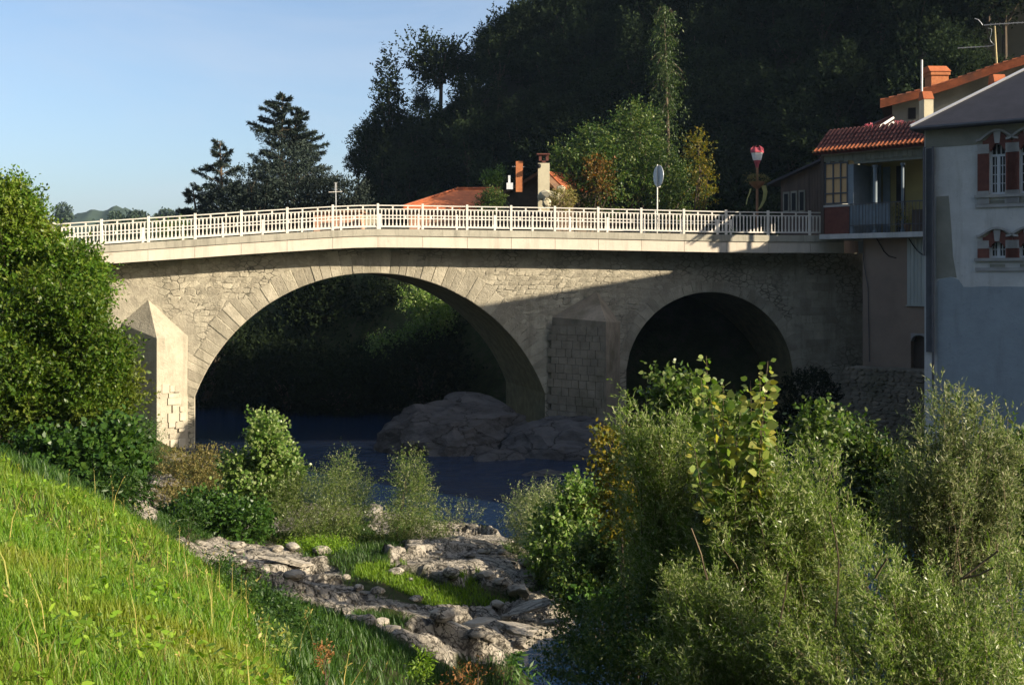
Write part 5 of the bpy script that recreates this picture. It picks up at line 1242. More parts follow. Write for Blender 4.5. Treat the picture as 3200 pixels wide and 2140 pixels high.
def plant(name, label, cat, base, lumps, m, seed, n_sh, k, slen, L, wr, group=None, nst=5, r0=.04, bark=None, spread=.25, trunk='stem', **kw):
    rng_ = np.random.default_rng(seed); base = np.asarray(base, float)
    t = thing(name, base, label, cat, group)
    stems(base, lumps, nst, r0, rng_, spread=spread).build(trunk, bark or M_bark, t, smooth=True)
    V, Fc = sprays(rng_, lumps, n_sh, k, slen, L, wr, **kw)
    make('crown', V, Fc, m, t)
    return t
def wands(rng_, lumps, base, n_w, n_t, k, twig, L, wr, over=1.1, spread=.5, t0=.32, splay=.5):
    C = np.array([l[0] for l in lumps]); Rr = np.array([l[1] for l in lumps]); wgt = Rr[:, 0]*Rr[:, 2]; wgt = wgt/wgt.sum()
    i = rng_.choice(len(lumps), n_w, p=wgt); u = unit(rng_.normal(size=(n_w, 3))); u[:, 2] = np.abs(u[:, 2])*np.where(rng_.random(n_w) < .75, 1, -.7)
    E = C[i]+Rr[i]*u*(over*rng_.uniform(.7, 1.12, n_w))[:, None]
    S = np.asarray(base)+np.stack([rng_.normal(size=n_w)*spread, rng_.normal(size=n_w)*spread, np.zeros(n_w)], 1)
    S = S*.65+np.stack([E[:, 0], E[:, 1], np.full(n_w, base[2])], 1)*.35
    M = np.stack([S[:, 0]*.62+E[:, 0]*.38, S[:, 1]*.62+E[:, 1]*.38, S[:, 2]+(E[:, 2]-S[:, 2])*rng_.uniform(.62, .9, n_w)], 1)+rng_.normal(size=(n_w, 3))*.12
    def bez(t): return S[:, None]*((1-t)**2)[..., None]+M[:, None]*(2*t*(1-t))[..., None]+E[:, None]*(t**2)[..., None]
    def tan(t): return (M-S)[:, None]*(2*(1-t))[..., None]+(E-M)[:, None]*(2*t)[..., None]
    t = t0+(1-t0)*rng_.random((n_w, n_t))**.8
    B = bez(t).reshape(-1, 3); T = unit(tan(t).reshape(-1, 3)); n = len(B)
    d = unit(T*.8+rng_.normal(size=(n, 3))*splay+np.array([0, 0, .12])); sl = twig*rng_.uniform(.35, 1.15, n)*(1.15-.45*t.ravel())
    tt = (np.arange(k)[None]+rng_.uniform(.1, 1, (n, k)))/k
    P = B[:, None]+d[:, None]*(sl[:, None]*tt)[..., None]; P[:, :, 2] -= .10*sl[:, None]*tt**2
    D = np.repeat(d, k, 0)*.8+rng_.normal(size=(n*k, 3))*.45
    V, Fc = leaves(P.reshape(-1, 3), D, L*rng_.uniform(.5, 1.35, n*k), wr, rng_)
    ts = np.tile(np.linspace(0, 1, 7), (n_w, 1)); return V, Fc, bez(ts)
def willow(name, label, base, lumps, m, seed, n_w, n_t, L, group=None, twig=.48, wr=.24, over=1.1, cat='willow', r0=.014, spread=.5, k=10):
    rng_ = np.random.default_rng(seed); base = np.asarray(base, float); t = thing(name, base, label, cat, group)
    V, Fc, paths = wands(rng_, lumps, base, n_w, n_t, k, twig, L, wr, over, spread)
    q = MB()
    for p_ in paths[::2]: r_ = r0*rng_.uniform(.6, 1.5); q.tube(list(p_), [r_*(1-.85*x) for x in np.linspace(0, 1, 7)], 3, cap=False)
    q.build('stem', M_twig, t, smooth=True); make('crown', V, Fc, m, t)
    return t
def onground(px, Y): x = (px-CX)/F*Y; return np.array([x, Y, gz(x, Y)])

# ---- the big bushes at the left
plant('tree', 'leafy broad tree at the left edge reaching above the bridge railing', 'tree', onground(60, 27), shatter([lump(45,770,110,110,26),lump(85,690,50,50,26),lump(25,625,55,40,26),lump(220,850,85,75,25.5),lump(290,890,34,36,25),lump(150,790,60,50,26),lump(120,920,180,70,26)], 5, 1), L_left, 11, 4600, 9, .55, .10, .55, nst=11, r0=.09, inner=.22, trunk='trunk', gap=.5, gapf=.9, rnd=.75)
plant('bush', 'big yellowish green bush covering the left end of the bridge pier', 'bush', onground(190, 25), shatter([lump(80,1010,150,120,24.5),lump(220,1030,90,90,24),lump(300,1180,75,120,23.8),lump(120,1190,170,110,24),lump(355,1120,45,80,24),lump(365,1250,45,70,24),lump(250,960,50,40,24.5),lump(90,1310,140,80,23.6),lump(250,1300,120,80,23.4)], 5, 2), L_left, 12, 7000, 9, .52, .10, .52, nst=11, r0=.06, inner=.22, gap=.42, gapf=1.0, rnd=.75)
plant('shrub', 'dark glossy large leaved shrub at the foot of the big yellowish bush', 'shrub', onground(260, 22.5), [lump(130,1420,90,50,22.5),lump(270,1460,110,90,22),lump(240,1530,120,50,21.5),lump(370,1410,60,90,22.5)], L_dark, 13, 1700, 7, .42, .12, .72, nst=7, r0=.04, hexa=True, gap=.3, gapf=1.2, rnd=.75)
plant('shrub', 'small drooping green shrub at the edge of the meadow', 'shrub', onground(340, 20.5), [lump(300,1560,90,40,20.5),lump(370,1530,70,50,21),lump(270,1590,50,22,20)], L_weed, 14, 700, 8, .4, .12, .3, nst=5, r0=.02, droop=.5)
plant('shrub', 'feathery dark shrub squeezed between the big bush and the lit pier', 'shrub', onground(462, 33), [lump(460,1390,34,75,33),lump(440,1470,40,60,32)], L_dark, 15, 600, 8, .35, .08, .3, nst=5, r0=.03, up=.8)
for nm_, ls_, sd_, nw_ in (('tree', [lump(45,770,120,120,26),lump(30,630,60,50,26),lump(230,850,90,80,25.5)], 71, 70), ('bush', [lump(90,1010,150,130,24.5),lump(250,1040,90,90,24),lump(340,1160,70,110,23.8),lump(130,1220,170,110,24)], 72, 90)):
    par_ = [o for o in COL.objects if o.get('label', '').startswith('leafy broad tree at the left' if nm_ == 'tree' else 'big yellowish green bush covering')][0]
    V, Fc, paths_ = wands(np.random.default_rng(sd_), ls_, ORG[par_.name], nw_, 16, 9, .5, .105, .5, 1.28, .3, .6, .7); make('shoots', V, Fc, L_left, par_)
    q = MB()
    for p_ in paths_[::3]: q.tube(list(p_), [.03*(1-.85*x) for x in np.linspace(0, 1, 7)], 4, cap=False)
    q.build('limb', M_bark, par_, smooth=True)
# ---- bushes along the water
plant('bush', 'browning dry bush below the sunlit bridge pier', 'bush', onground(590, 35), [lump(600,1500,95,70,35.5),lump(530,1450,60,35,37),lump(660,1470,60,60,36),lump(540,1590,75,60,34)], L_brown, 21, 1800, 8, .4, .085, .45, nst=7, r0=.03, gap=.3, gapf=1.2)
plant('hazel_bush', 'bright green round leaved bush with pointed top standing against the dark arch', 'bush', onground(810, 31), shatter([lump(832,1390,52,95,31),lump(770,1470,75,80,31),lump(860,1480,70,90,31),lump(810,1580,130,90,30.5)], 4, 4), L_hazel, 22, 2000, 8, .42, .10, .8, nst=8, r0=.03, up=.6, hexa=True)
plant('bush', 'low lush green bush at the foot of the round leaved bush', 'bush', onground(740, 28.5), [lump(750,1640,90,60,28.5),lump(640,1610,80,60,29),lump(560,1640,60,50,29.5)], L_dark, 23, 1500, 8, .35, .10, .7, nst=6, r0=.025, hexa=True)
plant('willow_bush', 'dense grey green willow bush left of the rapid', 'bush', onground(1000, 30), [lump(985,1590,140,95,30),lump(1085,1570,75,85,30),lump(900,1620,80,90,30),lump(1040,1670,120,60,29),lump(1072,1490,26,60,30)], L_willow, 24, 3600, 9, .5, .075, .24, nst=9, r0=.025, up=.8, bark=M_twig)
plant('willow_sapling', 'slim young willow rising in front of the blue water', 'sapling', onground(1270, 29.5), [lump(1280,1500,40,75,29.5),lump(1300,1590,62,70,29.5),lump(1250,1660,80,60,29),lump(1330,1680,70,45,28.5)], L_willow, 25, 1500, 9, .48, .08, .26, nst=6, r0=.025, up=1.1, bark=M_twig, gap=.3, gapf=1.4)
plant('bush', 'little wispy bush at the tip of the bank near the rapid', 'bush', onground(1430, 33), [lump(1450,1610,55,28,33),lump(1400,1625,30,25,33)], L_willow2, 26, 110, 8, .4, .08, .3, nst=4, r0=.015, up=.7)
plant('willow_bush', 'loose grey green bush right of the rapid', 'bush', onground(1600, 29), [lump(1650,1605,60,45,29),lump(1700,1590,50,60,29),lump(1650,1680,60,60,28.5),lump(1710,1690,80,70,28)], L_willow2, 27, 1500, 9, .5, .085, .28, nst=7, r0=.02, up=.7, bark=M_twig)
plant('bush', 'bright leafy bush with upright shoots between rapid and tall willows', 'bush', onground(1780, 26), shatter([lump(1755,1640,85,80,26.5),lump(1830,1640,60,70,26.5),lump(1730,1740,100,90,26),lump(1840,1760,110,100,25.5),lump(1790,1560,22,60,26.5),lump(1845,1570,22,50,26.5)], 4, 3), L_hazel, 28, 2800, 8, .4, .095, .7, nst=9, r0=.025, up=.6, hexa=True, gap=.38, gapf=1.1)
plant('bush', 'shady green bush overhanging the dark pool', 'bush', onground(1880, 23.5), shatter([lump(1870,1780,110,110,23.5),lump(1960,1700,100,110,23),lump(1800,1850,90,50,23)], 4, 6), L_town, 29, 2300, 8, .4, .10, .55, nst=7, r0=.03, hexa=True)
plant('bush', 'yellowing bush with golden leaves left of the tall willows', 'bush', onground(1960, 20), [lump(1990,1530,70,110,20.5),lump(1950,1600,60,60,20.5),lump(1895,1400,40,22,20.5),lump(1905,1470,25,25,20.5)], L_yellow, 30, 620, 8, .45, .09, .6, nst=6, r0=.03, hexa=True, gap=.3)
plant('low_plant', 'patch of flat green leaves at the edge of the dark pool', 'plant', onground(1880, 22.5), [lump(1890,1880,70,16,22.5),lump(1830,1870,40,12,22.5)], L_dark, 31, 120, 6, .2, .13, .9, nst=3, r0=.012, hexa=True)
# ---- tall willows in front
willow('willow', 'tall silvery willow standing before the small arch', (2.4, 16.2, .5), [lump(2180,1760,110,110,15.6),lump(2090,1430,130,120,16),lump(1980,1360,60,90,16),lump(2130,1600,170,140,16),lump(2010,1500,80,120,16),lump(2090,1720,120,130,16),lump(2210,1500,90,110,16),lump(1950,1310,20,70,16)], L_willow, 41, 200, 36, .070)
willow('willow', 'broad dense willow in the middle of the riverside thicket', (3.9, 14.6, .5), [lump(2370,1490,130,110,15),lump(2480,1570,180,140,14.8),lump(2330,1660,200,150,14.6),lump(2570,1450,70,70,15),lump(2550,1720,190,150,14.4),lump(2430,1420,40,70,15),lump(2320,1830,200,140,14.2)], L_willow, 42, 220, 36, .066)
willow('willow', 'pale grey willow with feathery tips in front of the grey house', (5.7, 15.0, .4), [lump(2960,1320,90,100,15.2),lump(3040,1370,100,120,15),lump(2900,1450,100,100,15),lump(2965,1220,20,60,15.2),lump(3010,1540,150,130,14.8),lump(3130,1300,30,70,15),lump(3110,1480,70,150,15),lump(2850,1580,90,90,15)], L_willow2, 43, 170, 36, .066)
willow('willow', 'low willow thicket with bare stems at the bottom right corner', (5.0, 12.0, .6), [lump(2750,1880,200,150,12.4),lump(2950,1960,220,150,12),lump(3150,1850,110,140,12.4),lump(2600,2050,200,120,11.6),lump(3060,2100,180,80,11.2)], L_willow, 44, 200, 36, .056, twig=.40)
willow('willow', 'small willow leaning out at the bottom of the thicket', (2.9, 13.0, .6), [lump(2260,1960,130,120,13),lump(2400,2060,150,110,12.6),lump(2170,1880,110,110,13.4),lump(2130,2050,110,90,12.8)], L_willow, 45, 170, 34, .058, twig=.42)
plant('bush', 'dark shaded branches hanging over the pool at the bottom', 'bush', (1.7, 15.6, .5), [lump(1980,1960,100,110,15.5),lump(1870,1980,80,80,16.5),lump(2060,2090,110,70,14.5),lump(1790,2070,75,60,16.5),lump(1900,2100,90,60,15)], L_town, 49, 2100, 8, .45, .07, .4, nst=7, r0=.018, gap=.35, gapf=1.2)  # dark leaf colour carries the shade over the pool
plant('bush', 'dark leafy shrub at the right edge below the grey willow', 'bush', (7.4, 16.3, .3), [lump(3180,1480,70,110,16.5),lump(3190,1640,70,120,16.3),lump(3130,1700,60,70,16)], L_town, 46, 1300, 8, .4, .09, .6, nst=6, r0=.03, hexa=True)
plant('bush', 'dark leafy bush behind the willows before the retaining wall', 'bush', (5.9, 19.2, .2), shatter([lump(2700,1440,100,80,19.5),lump(2790,1520,80,90,19.2),lump(2720,1600,110,100,19),lump(2640,1380,70,50,20)], 4, 7), L_town, 47, 1500, 8, .42, .09, .5, nst=7, r0=.03, hexa=True, gap=.3)
plant('bush', 'dark green bush behind the poplar shoots', 'bush', (2.6, 18.4, .5), [lump(2120,1260,60,55,18.4),lump(2080,1230,30,40,18.4),lump(2200,1330,110,70,18),lump(2560,1350,60,45,18)], L_hazel, 48, 900, 8, .4, .09, .7, nst=6, r0=.03, hexa=True)
# poplar shoots with big pale leaves
def poplar():
    rng_ = np.random.default_rng(9); b = np.array([3.05, 14.6, .5]); t = thing('poplar_sapling', b, 'young poplar with big pale yellow green leaves topping the thicket', 'sapling')
    Y = 14.6; tips = [(2207,1112),(2345,1190),(2400,1128),(2300,1330),(2240,1290),(2380,1300),(2170,1400),(2320,1250),(2375,1180),(2260,1200),(2190,1180),(2405,1260),(2395,1210),(2270,1380),(2340,1370),(2220,1230)]
    q = MB(); Pv, Dv, Lv = [], [], []
    for tx, ty in tips:
        tip = at(tx, ty, Y+rng_.uniform(-.3, .3)); pts_ = [b*(1-s)+tip*s+np.array([0, 0, .5*math.sin(math.pi*s)])+(rng_.normal(size=3)*.05 if 0 < s < 1 else 0) for s in np.linspace(0, 1, 8)]
        q.tube(pts_, [.012*(1-.7*s) for s in np.linspace(0, 1, 8)], 5)
        for s in np.linspace(.45, 1.0, 90):
            p = pts_[min(int(s*7), 6)]*(1-(s*7 % 1 if s < 1 else 1))+pts_[min(int(s*7)+1, 7)]*(s*7 % 1 if s < 1 else 1)
            g = rng_.uniform(0, 6.28); d = np.array([math.cos(g), math.sin(g)*.8, rng_.uniform(-.5, .5)]); Pv.append(p+d*.05); Dv.append(d); Lv.append(rng_.uniform(.08, .165)*(1 if s < .95 else .7))
    q.build('stem', M_twig, t, smooth=True)
    V, Fc = leaves(np.array(Pv), np.array(Dv), np.array(Lv), .82, rng_, .2, True); make('crown', V, Fc, L_poplar, t)
poplar()
# bare willow stems that show in front of the leaves
q = MB()
t = thing('dead_stem', (4.4, 12.3, .7), 'long bare tan stems standing in the willow thicket', 'dead stems')
for pts_ in ([(2608,1990),(2618,1850),(2622,1760),(2612,1680),(2592,1600)], [(2420,2020),(2440,1930),(2455,1850),(2462,1790)], [(2210,1810),(2190,1730),(2160,1650)], [(3000,1812),(3080,1750),(3120,1720)], [(3010,1806),(3060,1795),(3105,1772)], [(2735,1805),(2752,1775),(2772,1745)], [(2730,1985),(2745,1950),(2755,1935)]):
    m2 = MB(); m2.tube([at(x, y, 12.0-.1*j) for j, (x, y) in enumerate(pts_)], [.013-.0018*j for j in range(len(pts_))], 5); m2.build('stem', M_twig, t)

# ------------------------------------------------------------------ trees beyond the bridge
def tree(name, label, base, lumps, m, seed, n_sh, k, slen, L, wr, group=None, r0=.16, **kw):
    return plant(name, label, 'tree', base, lumps, m, seed, n_sh, k, slen, L, wr, group, nst=7, r0=r0, trunk='trunk', spread=.1, **kw)
G8 = lambda px, Y: np.array([(px-CX)/F*Y, Y, 7.9])
tree('town_tree', 'bushy green tree beside the brown gabled house', G8(1830, 70), [lump(1800,560,80,90,70),lump(1870,480,70,80,70),lump(1760,500,40,50,70),lump(1900,580,90,90,70),lump(1850,440,40,40,70),lump(1780,620,70,50,70)], L_town, 61, 1900, 8, .8, .17, .6, gap=.25, gapf=.5)
tree('town_tree', 'round crowned green tree in front of the tall weeping tree', G8(1990, 71), [lump(1990,430,80,90,71),lump(1950,530,90,100,71),lump(2060,560,90,90,71),lump(2130,600,80,60,71),lump(1980,370,45,40,71)], L_town, 62, 2100, 8, .8, .17, .6, gap=.22, gapf=.5)
tree('maple', 'small orange leaved maple among the green town trees', G8(1865, 68.5), [lump(1862,545,26,38,68.5),lump(1885,585,22,34,68.5),lump(1870,515,34,14,68.5)], L_orange, 63, 260, 8, .6, .16, .6, r0=.08)
tree('yellow_tree', 'yellow leaved tree at the right of the town trees', G8(2170, 69), [lump(2180,460,28,44,69),lump(2196,550,22,56,69),lump(2200,620,28,26,69)], L_yellow, 64, 260, 8, .7, .17, .6, r0=.1, gap=.3, gapf=.7)
# tall weeping tree
def weeping(px, Y, ytop, label):
    rng_ = np.random.default_rng(31); b = G8(px, Y); t = thing('weeping_tree', b, label, 'tree'); top = at(px-10, ytop, Y); H = top[2]-b[2]
    MB().tube([b, b*.5+top*.5+np.array([.15, 0, 0]), top], [.22, .12, .02], 7).build('trunk', M_bark, t, smooth=True)
    Pv, Dv = [], []
    br = MB()
    for j in range(300):
        s = rng_.uniform(.18, .99)**.9; rad = (2.0*(1-s)**.55+.35)*rng_.uniform(.5, 1.1)*(1.0 if s < .86 else 1.5)
        g = rng_.uniform(0, 6.28); p0 = b*(1-s)+top*s; n = 26; tt = rng_.uniform(0.15, 1, n)
        x = rad*tt; drop = rad*(.35*np.sin(tt*2.2)-.75*tt**2.2)
        Q = p0+np.stack([math.cos(g)*x, math.sin(g)*x, drop], 1)+rng_.normal(size=(n, 3))*.12; hang = rng_.random(n) < .5
        Q[hang, 2] -= rng_.uniform(0, .9, hang.sum())
        Pv.append(Q); Dv.append(np.stack([np.full(n, math.cos(g)*.4), np.full(n, math.sin(g)*.4), np.full(n, -.9)], 1)+rng_.normal(size=(n, 3))*.5)
        if j % 5 == 0: br.tube([p0, p0+np.array([math.cos(g)*rad*.5, math.sin(g)*rad*.5, rad*.2]), p0+np.array([math.cos(g)*rad, math.sin(g)*rad, -rad*.3])], [.03, .02, .008], 4)
    br.build('branches', M_bark, t)
    Pv = np.concatenate(Pv); V, Fc = leaves(Pv, np.concatenate(Dv), rng_.uniform(.10, .24, len(Pv)), .42, rng_, .2); make('crown', V, Fc, L_birch, t)
weeping(2085, 73, 18, 'very tall slim weeping tree rising above the town trees')
# cedars
def cedar(px, Y, ytop, rad, seed, label, lean=0.0, flat=.12, lo=.12, n=46):
    rng_ = np.random.default_rng(seed); b = G8(px, Y); t = thing('cedar', b, label, 'cedar'); top = at(px+lean, ytop, Y); H = top[2]-b[2]
    MB().tube([b-np.array([0, 0, .3]), b*.5+top*.5, top], [.28, .16, .03], 7).build('trunk', M_bark, t, smooth=True)
    Pv, Dv, Lv = [], [], []; br = MB()
    for j in range(n):
        s = lo+(1-lo)*(max(j+rng_.uniform(-.3, .3), .0)/n)**.85; s = min(max(s, lo), .99); r_ = rad*max(1-s, .01)**.75*rng_.uniform(.4, 1.35)+.25
        g = rng_.uniform(0, 6.28); p0 = b*(1-s)+top*s; up_ = rng_.uniform(.05, .75)
        def along(q): return p0+np.stack([math.cos(g)*r_*q, math.sin(g)*r_*q, r_*(up_*q-.10*q**3)], 1)
        br.tube([along(np.array([q]))[0] for q in (0, .5, 1.0)], [.05, .03, .01], 4)
        m = int(70+r_*95); q = rng_.uniform(.18, 1.05, m)**.75; off = rng_.uniform(-1, 1, m)*(.34*(1-q*.75))*r_
        Q = along(q)+np.stack([-math.sin(g)*off, math.cos(g)*off, -np.abs(off)*.12-rng_.uniform(0, .3, m)*flat*3], 1)
        Pv.append(Q); d = np.stack([np.full(m, math.cos(g)), np.full(m, math.sin(g)), np.full(m, .15)], 1)+rng_.normal(size=(m, 3))*.55; Dv.append(d); Lv.append(rng_.uniform(.18, .42, m))
    br.build('branches', M_bark, t)
    V, Fc = leaves(np.concatenate(Pv), np.concatenate(Dv), np.concatenate(Lv), .22, rng_, .9); make('crown', V, Fc, L_cedar, t)
    return t
cedar(875, 92, 292, 5.4, 1, 'tall dark cedar with ragged spiky top against the sky', 8, n=110)
cedar(910, 93, 345, 5.0, 6, 'second dark cedar merging into the right side of the tall one', 14, n=100)
cedar(705, 88, 440, 3.6, 2, 'smaller cedar with a bent top left of the tall cedar', -18, n=56)
cedar(640, 86, 585, 1.8, 3, 'low leaning cedar at the left end of the dark group', -38, n=26)
for i, (x, y, a, b_, lab) in enumerate(((700, 630, 70, 40, 'low dark shrub under the smaller cedar'), (800, 590, 90, 70, 'dark round bush left of the tall cedar base'), (920, 560, 90, 110, 'dark rounded tree at the base of the tall cedar'), (1000, 610, 60, 70, 'dark bush at the right of the cedar group'), (1090, 620, 60, 60, 'dark bush at the foot of the cliff'))):
    tree('dark_tree', lab, G8(x, 84), [lump(x, y, a, b_, 85), lump(x, y+70, a*1.2, 60, 85)], L_cedar, 70+i, 900, 8, .8, .22, .5, r0=.1)
plant('shrub', 'bright green shrub growing behind the orange roof ridge', 'shrub', G8(1545, 77), [lump(1540,570,24,24,77),lump(1560,550,16,22,77),lump(1525,560,14,20,77)], L_dark, 81, 300, 7, .4, .14, .5, nst=4, r0=.04, up=.9)
plant('shrub', 'dark green shrub in front of the orange roof beside the brown gable', 'shrub', G8(1545, 66), [lump(1545,622,34,26,66),lump(1520,640,30,20,66)], L_town, 82, 420, 7, .4, .13, .5, nst=4, r0=.04)
plant('shrub', 'reddish brown dry shrub at the yellow rock', 'shrub', G8(1760, 64), [lump(1760,625,36,30,64)], L_brown, 83, 320, 7, .4, .12, .5, nst=4, r0=.03)
# hedges seen through the railing at the left, and scattered far trees
tree('hedge_tree', 'pale green tree seen through the left end of the railing', G8(420, 110), [lump(420,735,110,40,110),lump(340,745,60,30,110)], L_far, 84, 700, 7, 1.0, .3, .6, r0=.15)
tree('hedge_tree', 'olive green clump seen through the railing near the cedars', G8(560, 105), [lump(545,740,70,40,105),lump(600,745,50,35,105)], L_town, 85, 600, 7, 1.0, .3, .6, r0=.15)
for i, (x, y, a, b_, Y, lab) in enumerate(((200, 668, 18, 26, 420, 'pointed dark tree alone on the far plain'), (360, 680, 14, 8, 420, 'small round tree on the far plain'), (430, 676, 30, 9, 420, 'row shaped tree clump on the far plain near the middle'), (520, 673, 26, 9, 400, 'tree clump on the far plain close to the cedars'), (580, 672, 34, 8, 390, 'last tree clump on the far plain beside the low cedar'))):
    tree('far_tree', lab, np.array([(x-CX)/F*Y, Y, 8]), [lump(x, y, a, b_, Y), lump(x, y+14, a*1.2, 9, Y)], L_far, 90+i, 350, 6, 1.6, .9, .7, r0=.3)
# ---- growth on the far bank seen through the arches
plant('bank_bush', 'sunlit bright green bush hanging on the far bank inside the main arch', 'bush', at(1370, 1100, 66), [lump(1350,985,55,60,65),lump(1300,940,35,35,65),lump(1390,1010,30,40,65),lump(1290,1050,35,25,65),lump(1200,1080,45,18,65)], L_hazel, 101, 900, 8, .7, .16, .6, nst=5, r0=.06, gap=.25)
for i, (x, y, a, b_, Y, lab) in enumerate(((640, 1120, 130, 170, 66, 'dark bank tree at the far left inside the main arch'), (900, 1200, 160, 110, 64.5, 'dark low bank bush in the centre of the main arch'), (1220, 960, 120, 90, 71, 'dark bank tree high under the crown of the main arch'), (1010, 940, 130, 80, 73, 'dark bank tree crown just below the arch top'), (1060, 1230, 150, 80, 63, 'dark overhanging bank bush at the water in the main arch'), (1330, 1180, 170, 120, 63, 'dark bank bush under the sunlit green bush'), (760, 1150, 150, 150, 70, 'dark bank tree at the left inside the main arch'), (1000, 1050, 160, 180, 72, 'dark bank tree in the middle of the main arch'), (1180, 1180, 150, 110, 68, 'dark bank bush low in the main arch'), (1450, 1120, 130, 150, 66, 'dark bank bush behind the ledge in the main arch'), (2200, 1180, 150, 120, 60, 'dark bush inside the small side arch'))):
    tree('bank_tree', lab, np.array([(x-CX)/F*Y, Y, max(gz((x-CX)/F*Y, Y), .2)]), [lump(x, y, a, b_, Y)], L_bank, 110+i, 900, 8, .9, .25, .55, r0=.12)
plant('moss_bush', 'dark green ivy mound between side arch and retaining wall', 'bush', (12.2, 50.3, .2), [lump(2530,1240,85,90,50.6),lump(2480,1330,70,60,50.4)], L_hill, 120, 900, 8, .35, .12, .7, nst=4, r0=.03, hexa=True)

# ------------------------------------------------------------------ wood on the hill
def hillproto(seed, H, Rr, conic, m):
    rng_ = np.random.default_rng(seed); lumps = []
    if conic:
        for j in range(6): s = j/5; lumps.append((np.array([rng_.normal()*.15, rng_.normal()*.15, H*(.25+.68*s)]), np.array([Rr*(1-.82*s)]*2+[H*.13])))
    else:
        for j in range(8):
            g = rng_.uniform(0, 6.28); rr = Rr*rng_.uniform(.1, .6); lumps.append((np.array([math.cos(g)*rr, math.sin(g)*rr, H*rng_.uniform(.45, .82)]), np.array([Rr*rng_.uniform(.38, .6)]*2+[H*rng_.uniform(.14, .22)])))
    V, Fc = sprays(rng_, lumps, 800, 8, .8, .26, .6, up=.3, inner=.3, gap=.15, gapf=.5)
    return V, Fc
protos = []
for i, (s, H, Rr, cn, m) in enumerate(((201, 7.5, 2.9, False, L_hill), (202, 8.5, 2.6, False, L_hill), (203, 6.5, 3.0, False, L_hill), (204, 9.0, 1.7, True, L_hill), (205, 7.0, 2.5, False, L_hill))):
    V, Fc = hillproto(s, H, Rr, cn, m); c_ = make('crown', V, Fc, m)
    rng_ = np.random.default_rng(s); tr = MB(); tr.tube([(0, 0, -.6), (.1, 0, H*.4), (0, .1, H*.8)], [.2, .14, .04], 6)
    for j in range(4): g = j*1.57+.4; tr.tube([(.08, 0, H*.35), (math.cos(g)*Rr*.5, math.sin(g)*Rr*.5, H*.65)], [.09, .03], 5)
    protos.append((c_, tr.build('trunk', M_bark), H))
hillbright = None
def hilltree(i, x, y, z, sc_, rz_, label, group=None, m=None):
    c_, tr, H = protos[i]; t = thing('hill_tree', (x, y, z), label, 'tree', group)
    for src, nm in ((tr, 'trunk'), (c_, 'crown')):
        # part origins rotate about the trunk foot
        o = src.copy(); o.name = nm; COL.objects.link(o); o.parent = t
        v = Vector(ORG[src.name])*sc_; v.rotate(Matrix.Rotation(rz_, 3, 'Z')); o.location = v; o.rotation_euler = (0, 0, rz_); o.scale = (sc_,)*3
        if m and nm == 'crown':
            o.material_slots[0].link = 'OBJECT'; o.material_slots[0].material = m
    return t
rg = np.random.default_rng(2024); placed = []
# trees that make the skyline, by the place each crown stands in the photograph
SKY = [(1150, 335, .9, 0, 'leaning tree low on the cliff edge'), (1215, 185, 1.35, 3, 'narrow dark tree standing on the shoulder of the hill'), (1170, 250, .8, 1, 'small tree on the cliff below the narrow dark tree'), (1120, 420, .7, 4, 'lowest small tree on the cliff edge of the hill'),
       (1375, 70, 1.35, 0, 'big round tree alone on the skyline with sky showing beneath'), (1440, 110, .9, 2, 'smaller tree right behind the big round skyline tree'), (1330, 240, .55, 1, 'small pale tree under the big round skyline tree'), (1275, 260, .6, 2, 'small bushy tree in the notch of the skyline')]
for (px, py, sc_, pi, lab) in SKY:
    Y = 118; x = (px-CX)/F*Y; z = at(px, py, Y)[2]-protos[pi][2]*.95*sc_
    hilltree(pi, x, Y, min(z, float(hill_z(np.array([x]), np.array([Y]))[0])), sc_, rg.uniform(0, 6.28), lab)
tries = 0
cx_, cy_ = rg.uniform(-19, 62, 40000), rg.uniform(66, 150, 40000); cz_ = hill_z(cx_, cy_)
for x, y, z in zip(cx_, cy_, cz_):
    if len(placed) >= 275: break
    px, py = CX+x/y*F, HY-(z-EYE)/y*F
    if z < 8.8 or px > 3150 or px < 1100 or py < -150: continue
    if px < 1180: continue
    if px < 1600 and (py-235) < np.interp(px, [1080, 1180, 1250, 1330, 1450, 1540, 1600], [470, 330, 290, 275, 240, 60, -150]): continue
    w_ = (x+17)*.6+(y-112)*.8
    if w_ > 34 or any((x-p[0])**2+(y-p[1])**2 < 2.25**2 for p in placed): continue
    placed.append((x, y, z))
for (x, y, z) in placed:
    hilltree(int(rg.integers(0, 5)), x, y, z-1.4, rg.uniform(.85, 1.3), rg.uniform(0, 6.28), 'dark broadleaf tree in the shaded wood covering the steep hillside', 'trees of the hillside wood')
for c_, tr, H in protos: bpy.data.objects.remove(c_); bpy.data.objects.remove(tr)

# ------------------------------------------------------------------ grass and weeds
def blades(X, Y, H, W, lean, rng_, Z=None):
    n = len(X); Z = ground_z(X, Y) if Z is None else Z
    g = rng_.uniform(0, 6.28, n); d = np.stack([np.cos(g), np.sin(g)], 1); s = np.stack([-np.sin(g+rng_.normal(size=n)*.6), np.cos(g)], 1)
    l = lean*rng_.uniform(.2, 1.3, n)*H; B = np.stack([X, Y, Z-.02], 1); off = lambda k, h: B+np.concatenate([d*(l*k)[:, None], (H*h)[:, None]], 1)
    S = np.concatenate([s*(W/2)[:, None], np.zeros((n, 1))], 1)
    m = off(.28, .55)
    V = np.stack([B-S, B+S, m-S*.75, m+S*.75, off(1, 1)], 1).reshape(-1, 3); i = np.arange(n)[:, None]*5
    Fc = np.concatenate([i+np.array([[0, 1, 3]]), i+np.array([[0, 3, 2]]), i+np.array([[2, 3, 4]])], 0)
    return V, Fc
MEADOW = [(-900, 1150), (0, 1425), (330, 1565), (580, 1685), (790, 1870), (930, 2140), (1010, 2500), (1010, 4000), (-3000, 4000), (-3000, 1150)]
